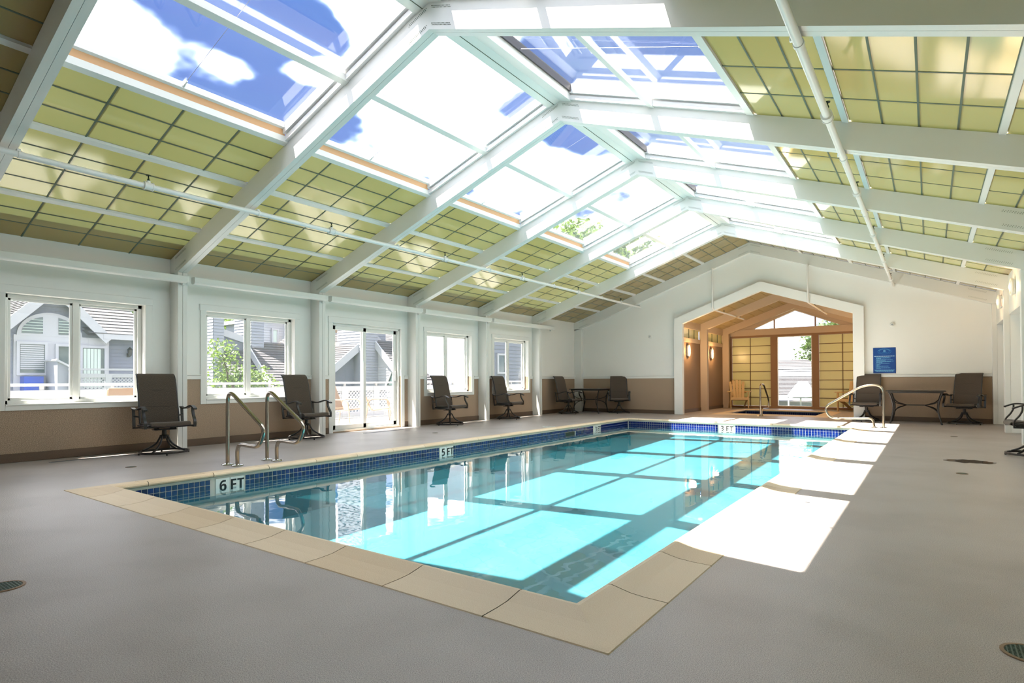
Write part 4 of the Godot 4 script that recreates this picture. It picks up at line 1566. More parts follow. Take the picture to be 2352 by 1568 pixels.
# local: front of the chair towards +Z, X across
func make_swivel_chair(label: String) -> Node3D:
	var c := thing("swivel_chair", label, "chair", Vector3.ZERO, 0.0, "brown sling swivel patio chairs")
	# base ring
	var ring := []
	for i in 32:
		ring.append(Vector3(cos(TAU * i / 32) * 0.285, 0.030, sin(TAU * i / 32) * 0.285))
	var m := MB.new()
	m.bar(ring, 0.020, 0.024, Vector3.UP, true)
	var br := put(c, "base_ring", m, M.iron)
	for i in 4:
		var f := TAU * i / 4 + 0.2
		m = MB.new()
		m.lathe([Vector2(0.010, 0.0), Vector2(0.011, 0.019)], 10, Vector3(cos(f) * 0.285, 0, sin(f) * 0.285))
		put(br, "glide", m, M.black)
	for i in 4:
		var f := TAU * i / 4 + PI / 4
		var u := Vector3(cos(f), 0, sin(f))
		var path := spline([u * 0.28 + Vector3(0, 0.04, 0), u * 0.19 + Vector3(0, 0.078, 0), u * 0.10 + Vector3(0, 0.14, 0), u * 0.045 + Vector3(0, 0.235, 0)], 5)
		m = MB.new()
		m.tube(path, 0.0125, 8)
		put(c, "base_leg", m, M.iron)
	m = MB.new()
	m.lathe([Vector2(0.028, 0.20), Vector2(0.032, 0.225), Vector2(0.055, 0.235), Vector2(0.055, 0.245), Vector2(0.030, 0.252), Vector2(0.026, 0.315), Vector2(0.0, 0.315)], 14)
	put(c, "hub", m, M.iron)
	# rocker mechanism: two springs and plates
	m = MB.new()
	m.cbox(Vector3(0, 0.322, 0), Vector3(0.26, 0.014, 0.13), 0.003)
	m.cbox(Vector3(0, 0.352, 0), Vector3(0.20, 0.012, 0.10), 0.003)
	var me := put(c, "rocker_plate", m, M.iron)
	for s in [-1, 1]:
		m = MB.new()
		for i in 4:
			var x: float = s * (0.075 + i * 0.018)
			m.tube([Vector3(x - 0.005, 0.338, 0.02), Vector3(x + 0.005, 0.338, 0.02)], 0.024 - 0.004 * (i % 2), 7)
		put(me, "spring", m, M.iron)
	# seat frame
	m = MB.new()
	m.tube(rounded([Vector3(-0.245, 0.375, -0.20), Vector3(-0.245, 0.385, 0.24), Vector3(0.245, 0.385, 0.24), Vector3(0.245, 0.375, -0.20), Vector3(-0.245, 0.375, -0.20)], 0.03, 4), 0.0125, 8)
	m.tube(spline([Vector3(-0.285, 0.372, 0.22), Vector3(-0.16, 0.358, 0.10), Vector3(0.16, 0.358, 0.10), Vector3(0.285, 0.372, 0.22)], 4), 0.010, 8)
	m.tube(spline([Vector3(-0.285, 0.352, -0.19), Vector3(-0.16, 0.345, -0.08), Vector3(0.16, 0.345, -0.08), Vector3(0.285, 0.352, -0.19)], 4), 0.010, 8)
	put(c, "seat_frame", m, M.iron)
	# seat pad
	var prof := spline([Vector2(-0.175, 0.402), Vector2(-0.05, 0.398), Vector2(0.10, 0.412), Vector2(0.215, 0.425), Vector2(0.262, 0.412), Vector2(0.270, 0.386)], 4)
	var rows := []
	var th := []
	for i in prof.size():
		var r := PackedVector3Array()
		var t := []
		for j in 9:
			var u := j / 8.0 * 2 - 1
			r.append(Vector3(u * 0.232, prof[i].y - 0.012 * (1 - u * u), prof[i].x))
			t.append(0.012 + 0.020 * (1 - pow(absf(u), 4)))
		rows.append(r)
		th.append(t)
	rows.reverse()
	th.reverse()
	m = MB.new()
	m.slab(rows, th)
	put(c, "seat", m, M.fabric)
	# back rails and padded back in three quilted fields
	var bp := spline([Vector2(-0.160, 0.375), Vector2(-0.175, 0.45), Vector2(-0.200, 0.56), Vector2(-0.235, 0.72), Vector2(-0.272, 0.88), Vector2(-0.298, 0.97), Vector2(-0.330, 1.03), Vector2(-0.368, 1.055)], 5)
	for s in [-1, 1]:
		var path := []
		for i in bp.size():
			path.append(Vector3(s * (0.236 - 0.012 * i / bp.size()), bp[i].y - 0.004, bp[i].x))
		m = MB.new()
		m.tube(path, 0.0125, 8)
		put(c, "back_rail", m, M.iron)
	rows = []
	th = []
	for i in bp.size():
		var r := PackedVector3Array()
		var t := []
		var f: float = (bp[i].y - 0.40) / 0.655
		var q := absf(sin(clampf(f, 0.0, 1.0) * PI * 3.0))
		for j in 9:
			var u := j / 8.0 * 2 - 1
			r.append(Vector3(u * 0.225, bp[i].y, bp[i].x + 0.006 - 0.008 * (1 - u * u)))
			t.append(0.010 + (0.006 + 0.016 * pow(q, 0.35)) * (1 - pow(absf(u), 6)))
		rows.append(r)
		th.append(t)
	m = MB.new()
	m.slab(rows, th)
	var bk := put(c, "backrest", m, M.fabric)
	for y in [0.618, 0.837]:
		var z := 0.0
		for i in bp.size() - 1:
			if bp[i].y <= y and bp[i + 1].y > y: z = lerpf(bp[i].x, bp[i + 1].x, (y - bp[i].y) / (bp[i + 1].y - bp[i].y))
		m = MB.new()
		m.box(Vector3(0, y, z + 0.006), Vector3(0.40, 0.004, 0.012))
		put(bk, "seam", m, M.seam)
	m = MB.new()
	m.tube([Vector3(-0.226, 1.051, -0.366), Vector3(0.226, 1.051, -0.366)], 0.012, 8)
	put(bk, "top_roll", m, M.fabric)
	# arms
	for s in [-1, 1]:
		var x: float = s * 0.292
		var ap := spline([Vector3(x, 0.605, -0.262), Vector3(x, 0.590, -0.19), Vector3(x, 0.592, -0.06), Vector3(x, 0.622, 0.07), Vector3(x, 0.624, 0.16), Vector3(x, 0.592, 0.245)], 4)
		m = MB.new()
		m.bar(ap, 0.046, 0.017)
		m.cbox(Vector3(x, 0.589, 0.25), Vector3(0.046, 0.022, 0.02), 0.004)
		var ar := put(c, "armrest", m, M.iron)
		m = MB.new()
		m.bar(spline([Vector3(x, 0.612, 0.165), Vector3(x, 0.56, 0.168), Vector3(x, 0.50, 0.195), Vector3(x, 0.44, 0.238), Vector3(x, 0.400, 0.245), Vector3(x, 0.352, 0.240)], 4), 0.034, 0.016, Vector3.BACK)
		put(ar, "front_support", m, M.iron)
		m = MB.new()
		m.bar([Vector3(x, 0.595, -0.235), Vector3(x, 0.335, -0.205)], 0.034, 0.014, Vector3.BACK)
		m.bar([Vector3(x, 0.345, -0.21), Vector3(x - s * 0.02, 0.362, 0.0), Vector3(x, 0.362, 0.24)], 0.016, 0.022)
		m.bar([Vector3(x, 0.50, -0.222), Vector3(x - s * 0.055, 0.49, -0.185)], 0.014, 0.020)
		put(ar, "rear_support", m, M.iron)
	return c


func make_table(label: String, w: float, dp: float, high: float) -> Node3D:
	var t := thing("patio_table", label, "table", Vector3.ZERO, 0.0, "dark patio tables with curved legs")
	var m := MB.new()
	m.cbox(Vector3(0, high - 0.012, 0), Vector3(w, 0.024, dp), 0.008)
	put(t, "tabletop", m, M.table)
	m = MB.new()
	m.bar([Vector3(-w / 2 + 0.05, high - 0.038, -dp / 2 + 0.05), Vector3(w / 2 - 0.05, high - 0.038, -dp / 2 + 0.05), Vector3(w / 2 - 0.05, high - 0.038, dp / 2 - 0.05), Vector3(-w / 2 + 0.05, high - 0.038, dp / 2 - 0.05)], 0.02, 0.028, Vector3.UP, true)
	put(t, "apron", m, M.iron)
	for sx in [-1, 1]:
		for sz in [-1, 1]:
			var px := w / 2 - 0.06
			var pz := dp / 2 - 0.06
			m = MB.new()
			m.tube(spline([Vector3(sx * px, high - 0.03, sz * pz), Vector3(sx * (px - 0.05), high * 0.72, sz * (pz - 0.03)), Vector3(sx * (px - 0.075), high * 0.45, sz * (pz - 0.045)), Vector3(sx * (px - 0.05), high * 0.2, sz * (pz - 0.03)), Vector3(sx * (px - 0.015), 0.0, sz * (pz - 0.01))], 5), 0.0165, 8)
			put(t, "leg", m, M.iron)
			m = MB.new()
			m.tube(spline([Vector3(sx * (px - 0.055), high * 0.72, sz * (pz - 0.03)), Vector3(sx * (px - 0.13), high * 0.62, sz * (pz - 0.10)), Vector3(sx * 0.17, high * 0.555, sz * 0.02)], 5), 0.0095, 7)
			m.tube(spline([Vector3(sx * (px - 0.055), high * 0.26, sz * (pz - 0.03)), Vector3(sx * (px - 0.13), high * 0.44, sz * (pz - 0.10)), Vector3(sx * 0.17, high * 0.545, sz * 0.02)], 5), 0.0095, 7)
			put(t, "brace", m, M.iron)
	m = MB.new()
	m.cbox(Vector3(0, high * 0.55, 0), Vector3(0.40, 0.024, 0.05), 0.004)
	put(t, "stretcher", m, M.iron)
	return t


func make_adirondack(label: String) -> Node3D:
	var c := thing("adirondack_chair", label, "chair", Vector3.ZERO, 0.0, "cream slatted garden chairs in the alcove")
	var m: MB
	# fan back of five slats
	for i in 5:
		var u := (i - 2) / 2.0
		var top := 0.93 - 0.055 * u * u
		m = MB.new()
		m.bar([Vector3(u * 0.16, 0.30, -0.17), Vector3(u * 0.205, top, -0.40)], 0.078, 0.018, Vector3(0, 0.3, 1))
		put(c, "back_slat", m, M.adirondack)
	for i in 6:
		m = MB.new()
		m.cbox(Vector3(0, 0.36 - i * 0.018, 0.27 - i * 0.088), Vector3(0.50, 0.018, 0.075), 0.004, Basis(Vector3.RIGHT, -0.2))
		put(c, "seat_slat", m, M.adirondack)
	m = MB.new()
	m.cbox(Vector3(0, 0.325, 0.315), Vector3(0.53, 0.075, 0.018), 0.003)
	put(c, "front_apron", m, M.adirondack)
	m = MB.new()
	m.cbox(Vector3(0, 0.52, -0.27), Vector3(0.56, 0.05, 0.02), 0.003, Basis(Vector3.RIGHT, -0.3))
	m.cbox(Vector3(0, 0.76, -0.36), Vector3(0.46, 0.05, 0.018), 0.003, Basis(Vector3.RIGHT, -0.3))
	put(c, "back_rail", m, M.adirondack)
	for s in [-1, 1]:
		m = MB.new()
		m.cbox(Vector3(s * 0.265, 0.27, 0.29), Vector3(0.026, 0.54, 0.075), 0.003)
		put(c, "front_leg", m, M.adirondack)
		m = MB.new()
		m.bar([Vector3(s * 0.245, 0.36, 0.31), Vector3(s * 0.245, 0.20, -0.12), Vector3(s * 0.245, 0.02, -0.48)], 0.022, 0.09)
		put(c, "rear_leg", m, M.adirondack)
		m = MB.new()
		m.ext_xy(PackedVector2Array([Vector2(s * 0.21, -0.36), Vector2(s * 0.29, -0.36), Vector2(s * 0.36, 0.10), Vector2(s * 0.37, 0.28), Vector2(s * 0.33, 0.34), Vector2(s * 0.25, 0.34), Vector2(s * 0.22, 0.28)]), -0.012, 0.012)
		put(c, "armrest", m, M.adirondack, Vector3(0, 0.555, 0), Basis(Vector3.RIGHT, PI / 2))
	return c


func build_furniture() -> void:
	var c0 := make_swivel_chair("brown sling swivel chair nearest the viewer, before the first window")
	c0.position = V(-8.24, 0, 3.53)
	c0.rotation.y = PI / 2 - 0.10
	copy(c0, V(-8.38, 0, 5.79), PI / 2 + 0.02, "brown sling swivel chair between the ladder rails and the sliding door")
	copy(c0, V(-8.36, 0, 9.30), PI / 2 - 0.02, "brown sling swivel chair before the window with the roof skylight outside")
	copy(c0, V(-8.38, 0, 11.46), PI / 2 + 0.0, "brown sling swivel chair before the last window on the deck side")
	copy(c0, V(-8.28, 0, 14.20), PI / 2 - 0.06, "brown sling swivel chair facing out at the corner table, window side of it")
	copy(c0, V(-7.22, 0, 15.24), 0.47, "brown sling swivel chair at the corner table, backed against the end wall")
	copy(c0, V(-1.15, 0, 15.18), -0.08, "brown sling swivel chair behind the stair rail under the blue sign")
	copy(c0, V(0.58, 0, 15.22), -0.30, "brown sling swivel chair in the far corner beside the dark table")
	copy(c0, V(1.04, 0, 9.40), -PI / 2 + 0.05, "brown sling swivel chair cut off by the picture's edge beside the recess wall")
	var t := make_table("dark square patio table in the corner between two brown chairs", 0.95, 0.95, 0.70)
	t.position = V(-8.02, 0, 15.02)
	t.rotation.y = 0.12
	var t2 := make_table("dark patio table against the end wall beside the blue sign", 1.04, 0.92, 0.70)
	t2.position = V(-0.245, 0, 15.07)
	var a := make_adirondack("cream slatted garden chair beside the alcove screen and side wall")
	a.position = V(-5.06, 0, 19.62)
	a.rotation.y = 0.38
	copy(a, V(-1.84, 0, 19.55), -0.35, "cream slatted garden chair mostly hidden behind the swivel chair and stair rail")


# ---------------------------------------------------------------- outside
# lapped boards on a wall that faces +X (plane x); the ends as functions of height
func laps_x(m: MB, x: float, d0: Callable, d1: Callable, y0: float, y1: float, pitch: float) -> void:
	var n := int(ceil((y1 - y0) / pitch))
	for i in n:
		var a := y0 + i * pitch
		var b := minf(a + pitch, y1)
		var da: float = d0.call(a)
		var db: float = d0.call(b)
		var ea: float = d1.call(a)
		var eb: float = d1.call(b)
		if ea <= da: continue
		if eb < db: eb = db
		m.quad(V(x + 0.022, a, da), V(x + 0.022, a, ea), V(x, b, eb), V(x, b, db))
		m.quad(V(x, a, da), V(x, a, ea), V(x + 0.022, a, ea), V(x + 0.022, a, da))


# the same on a wall that faces the viewer (plane d)
func laps_d(m: MB, d: float, x0: Callable, x1: Callable, y0: float, y1: float, pitch: float) -> void:
	var n := int(ceil((y1 - y0) / pitch))
	for i in n:
		var a := y0 + i * pitch
		var b := minf(a + pitch, y1)
		var xa: float = x0.call(a)
		var xb: float = x0.call(b)
		var ua: float = x1.call(a)
		var ub: float = x1.call(b)
		if ua <= xa: continue
		if ub < xb: ub = xb
		m.quad(V(xa, a, d - 0.022), V(ua, a, d - 0.022), V(ub, b, d), V(xb, b, d))
		m.quad(V(xa, a, d), V(ua, a, d), V(ua, a, d - 0.022), V(xa, a, d - 0.022))


# shingle courses on a roof plane: a, b along the eaves, c, e above b and a
func courses(m: MB, a: Vector3, b: Vector3, c: Vector3, e: Vector3, n: int) -> void:
	var nn := (b - a).cross(c - a).normalized()
	if nn.y < 0: nn = -nn
	for i in n:
		var t0 := float(i) / n
		var t1 := float(i + 1) / n
		var p := a.lerp(e, t0) + nn * 0.03
		var q := b.lerp(c, t0) + nn * 0.03
		var r := b.lerp(c, t1)
		var s := a.lerp(e, t1)
		m.quad(p, q, r, s)
		m.quad(a.lerp(e, t0), b.lerp(c, t0), q, p)
	m.quad(e - nn * 0.1, c - nn * 0.1, b - nn * 0.1, a - nn * 0.1)


func lattice(m: MB, x: float, d0: float, d1: float, y0: float, y1: float, pitch: float) -> void:
	# crossed diagonal laths clipped to the rectangle
	for dir in [1.0, -1.0]:
		var c := y0 - (d1 - d0) - 0.1 if dir > 0 else y0
		var last := y1 if dir > 0 else y1 + (d1 - d0)
		c = floor(c / pitch) * pitch
		while c < last:
			# y = c + dir * (d - d0)
			var da := d0
			var db := d1
			if dir > 0:
				da = maxf(d0, d0 + (y0 - c))
				db = minf(d1, d0 + (y1 - c))
			else:
				da = maxf(d0, d0 + (c - y1))
				db = minf(d1, d0 + (c - y0))
			if db - da > 0.01:
				var xx: float = x + 0.004 * dir
				m.bar([V(xx, c + dir * (da - d0), da), V(xx, c + dir * (db - d0), db)], 0.008, 0.034, Vector3.UP if false else Vector3(0, 1, 0))
			c += pitch


func gable_house(o: Node3D, x: float, back: float, dl: float, yl: float, da: float, ya: float, dr: float, yr: float, base: float, wall: Material) -> void:
	# a gable facing +X at plane x: eaves (dl, yl), apex (da, ya), eaves (dr, yr)
	var m := MB.new()
	m.ext_dy(PackedVector2Array([Vector2(dl + 0.25, base), Vector2(dr - 0.25, base), Vector2(dr - 0.25, yr), Vector2(da, ya - 0.12), Vector2(dl + 0.25, yl)]), back, x)
	put(o, "wall", m, wall)
	m = MB.new()
	laps_x(m, x, func(y): return dl + 0.25 if y < yl else lerpf(dl + 0.25, da, (y - yl) / (ya - 0.12 - yl)), func(y): return dr - 0.25 if y < yr else lerpf(dr - 0.25, da, (y - yr) / (ya - 0.12 - yr)), base, ya - 0.15, 0.14)
	var s := put(o, "siding", m, wall)
	s.set_meta("kind", "stuff")
	m = MB.new()
	courses(m, V(x + 0.35, yl, dl), V(back, yl, dl), V(back, ya, da), V(x + 0.35, ya, da), int((ya - yl) / 0.10))
	var r := put(o, "roof_slope", m, M.shingle)
	m = MB.new()
	courses(m, V(x + 0.35, yr, dr), V(back, yr, dr), V(back, ya, da), V(x + 0.35, ya, da), int((ya - yr) / 0.10))
	put(o, "roof_slope", m, M.shingle)
	for e in [[dl, yl], [dr, yr]]:
		m = MB.new()
		m.bar([V(x + 0.36, e[1] - 0.16, e[0]), V(x + 0.36, ya - 0.16, da)], 0.06, 0.32)
		put(o, "rake_board", m, M.ext_white)


func tower(o: Node3D, x0: float, x1: float, d0: float, d1: float, y0: float, y1: float) -> void:
	var m := MB.new()
	m.r(x0, x1 - 0.001, y0, y1, d0 + 0.001, d1)
	put(o, "chimney_stack", m, M.siding)
	m = MB.new()
	laps_x(m, x1, func(_y): return d0, func(_y): return d1, y0, y1, 0.13)
	laps_d(m, d0, func(_y): return x0, func(_y): return x1, y0, y1, 0.13)
	put(o, "chimney_siding", m, M.siding).set_meta("kind", "stuff")


func pane(o: Node3D, x: float, d0: float, d1: float, y0: float, y1: float, gl: Material, fr := 0.09) -> Node3D:
	var m := MB.new()
	m.r(x, x + 0.07, y0 - fr, y1 + fr, d0 - fr, d0)
	m.r(x, x + 0.07, y0 - fr, y1 + fr, d1, d1 + fr)
	m.r(x, x + 0.07, y0 - fr, y0, d0, d1)
	m.r(x, x + 0.07, y1, y1 + fr, d0, d1)
	var w := put(o, "window", m, M.ext_white)
	m = MB.new()
	m.r(x, x + 0.03, y0, y1, d0, d1)
	put(w, "pane", m, gl)
	return w


func leaf_mesh(size: float) -> ArrayMesh:
	var m := MB.new()
	var a := Vector3(0, 0, -size * 0.6)
	var b := Vector3(size * 0.32, size * 0.08, 0)
	var c := Vector3(0, 0, size * 0.6)
	var d := Vector3(-size * 0.32, size * 0.08, 0)
	m.tri(a, c, b)
	m.tri(a, d, c)
	return m.mesh()


func make_tree(called: String, label: String, category: String, base: Vector3, blobs: Array, count: int, leaf: float, mt: Material, sd: int, trunk: float, group := "") -> void:
	var o := thing(called, label, category, base, 0.0, group)
	var rng := RandomNumberGenerator.new()
	rng.seed = sd
	var m := MB.new()
	var mid: Vector3 = blobs[0][0]
	m.tube([Vector3.ZERO, Vector3(mid.x * 0.4, mid.y * 0.5, mid.z * 0.4), mid], [trunk, trunk * 0.75, trunk * 0.4], 8)
	put(o, "trunk", m, M.bark)
	m = MB.new()
	for b in blobs:
		m.tube([Vector3(mid.x * 0.4, mid.y * 0.5, mid.z * 0.4), (mid + b[0]) / 2 - Vector3(0, b[1] * 0.2, 0), b[0]], [trunk * 0.5, trunk * 0.3, trunk * 0.12], 6)
	put(o, "branches", m, M.bark)
	var mm := MultiMesh.new()
	mm.transform_format = MultiMesh.TRANSFORM_3D
	mm.mesh = leaf_mesh(leaf)
	mm.instance_count = count
	var tot := 0.0
	for b in blobs: tot += b[1] * b[1]
	for i in count:
		var w := rng.randf() * tot
		var b: Array = blobs[0]
		for q in blobs:
			w -= q[1] * q[1]
			if w <= 0:
				b = q
				break
		var dir := Vector3(rng.randfn(), rng.randfn(), rng.randfn()).normalized()
		var rr: float = b[1] * pow(rng.randf(), 0.28) * (0.86 + 0.2 * sin(dir.x * 7.0 + sd) * sin(dir.y * 6.0) + 0.1 * sin(dir.z * 11.0))
		var p: Vector3 = b[0] + dir * Vector3(1, 0.85, 1) * rr
		var bs := Basis.from_euler(Vector3(rng.randf_range(-1, 1), rng.randf() * TAU, rng.randf_range(-1, 1))).scaled(Vector3.ONE * rng.randf_range(0.7, 1.3))
		mm.set_instance_transform(i, Transform3D(bs, p))
	var f := MultiMeshInstance3D.new()
	f.name = "foliage"
	f.multimesh = mm
	f.material_override = mt
	f.set_meta("kind", "stuff")
	o.add_child(f)


func deck_chair(label: String, at: Vector3, turn: float) -> void:
	var c := thing("deck_chair", label, "chair", at, turn, "tan sling chairs out on the deck")
	var m: MB
	for s in [-1, 1]:
		m = MB.new()
		m.tube(rounded([Vector3(s * 0.27, 0, 0.28), Vector3(s * 0.27, 0.56, 0.22), Vector3(s * 0.27, 0.56, -0.22), Vector3(s * 0.27, 0, -0.30)], 0.10, 5), 0.013, 8)
		put(c, "arm_frame", m, M.tan_frame)
		m = MB.new()
		m.tube(rounded([Vector3(s * 0.25, 0.35, 0.26), Vector3(s * 0.25, 0.30, -0.16), Vector3(s * 0.25, 0.86, -0.38)], 0.05, 5), 0.012, 8)
		put(c, "side_rail", m, M.tan_frame)
	m = MB.new()
	m.bar([Vector3(0, 0.355, 0.26), Vector3(0, 0.305, -0.14)], 0.49, 0.012)
	put(c, "seat", m, M.tan_sling)
	m = MB.new()
	m.bar([Vector3(0, 0.33, -0.17), Vector3(0, 0.88, -0.385)], 0.49, 0.012, Vector3(0, 0.3, 1))
	put(c, "backrest", m, M.tan_sling)


func build_outside() -> void:
	M.ext_white = mat(Color(0.66, 0.67, 0.69), 0.5)
	M.siding = mat(Color(0.54, 0.56, 0.60), 0.7)
	M.siding_grey = grained(mat(Color(1, 1, 1), 0.8), noise_tex(71, 0.05, [[0.0, Color(0.42, 0.44, 0.49)], [1.0, Color(0.49, 0.51, 0.56)]], 256), 0.8)
	M.shingle = grained(mat(Color(1, 1, 1), 0.9), noise_tex(72, 0.09, [[0.0, Color(0.20, 0.195, 0.21)], [0.5, Color(0.29, 0.285, 0.30)], [1.0, Color(0.39, 0.385, 0.40)]], 256, 3), 0.7)
	M.far_glass = mat(Color(0.30, 0.36, 0.36), 0.06)
	M.curtain = mat(Color(0.72, 0.78, 0.74), 0.5)
	M.tarp = mat(Color(0.10, 0.25, 0.62), 0.5)
	M.bark = mat(Color(0.30, 0.25, 0.20), 0.9)
	M.leaf = mat(Color(0.26, 0.35, 0.12), 0.6)
	M.leaf.backlight_enabled = true
	M.leaf.backlight = Color(0.36, 0.44, 0.18)
	M.leaf_dark = mat(Color(0.19, 0.28, 0.11), 0.6)
	M.leaf_dark.backlight_enabled = true
	M.leaf_dark.backlight = Color(0.28, 0.36, 0.17)
	M.deck_board = mat(Color(0.60, 0.585, 0.57), 0.7)
	M.tan_frame = mat(Color(0.62, 0.55, 0.47), 0.4, 0.3)
	M.tan_sling = mat(Color(0.52, 0.44, 0.38), 0.7)
	var m := MB.new()
	m.r(-110, 70, -4.3, -4.0, -40, 110)
	put(shell("ground"), "lawn", m, grained(mat(Color(1, 1, 1), 0.95), noise_tex(73, 0.03, [[0.0, Color(0.22, 0.26, 0.15)], [1.0, Color(0.34, 0.36, 0.26)]], 256), 0.1))
	# deck of boards outside the window wall
	var dk := shell("floor_outside", "pale deck boards outside the window wall")
	var i := 0
	while -9.06 - i * 0.145 > -12.6:
		m = MB.new()
		m.r(-9.06 - i * 0.145 - 0.138, -9.06 - i * 0.145, -0.06, -0.02, -4, 18)
		put(dk, "deck_board", m, M.deck_board)
		i += 1
	m = MB.new()
	m.r(-12.6, -9.03, -0.3, -0.07, -4, 18)
	put(dk, "deck_frame", m, M.ext_white)
	# railing with lattice fields
	var rl := thing("deck_railing", "white deck railing with lattice fields outside the window wall", "railing", Vector3.ZERO)
	m = MB.new()
	m.cr(-12.46, -12.33, 0.88, 0.93, -4, 18, 0.012)
	put(rl, "cap_rail", m, M.ext_white)
	m = MB.new()
	m.cr(-12.43, -12.37, 0.69, 0.815, -4, 18, 0.004)
	put(rl, "upper_board", m, M.ext_white)
	m = MB.new()
	m.cr(-12.43, -12.37, 0.0, 0.13, -4, 18, 0.004)
	put(rl, "lower_board", m, M.ext_white)
	var pitch := 1.06
	for k in range(-12, 9):
		var d := 9.70 + k * pitch
		m = MB.new()
		m.cr(-12.44, -12.36, 0.0, 0.815, d - 0.10, d + 0.10, 0.004)
		put(rl, "post_board", m, M.ext_white)
		m = MB.new()
		m.r(-12.42, -12.38, 0.80, 0.89, d - 0.03, d + 0.03)
		put(rl, "baluster", m, M.ext_white)
		m = MB.new()
		lattice(m, -12.40, d + 0.10, d + pitch - 0.10, 0.13, 0.69, 0.105)
		put(rl, "lattice_field", m, M.ext_white)
	deck_chair("tan sling chair out on the deck behind the sliding door", V(-10.35, -0.02, 9.05), PI / 2 + 0.9)
	deck_chair("tan sling chair seen low through the sliding door, its back to the railing", V(-10.5, -0.02, 8.22), PI / 2 + 0.4)
	deck_chair("tan sling chair seen through the wide first window", V(-10.3, -0.02, 3.72), -PI / 2)
	build_houses()
	build_trees()


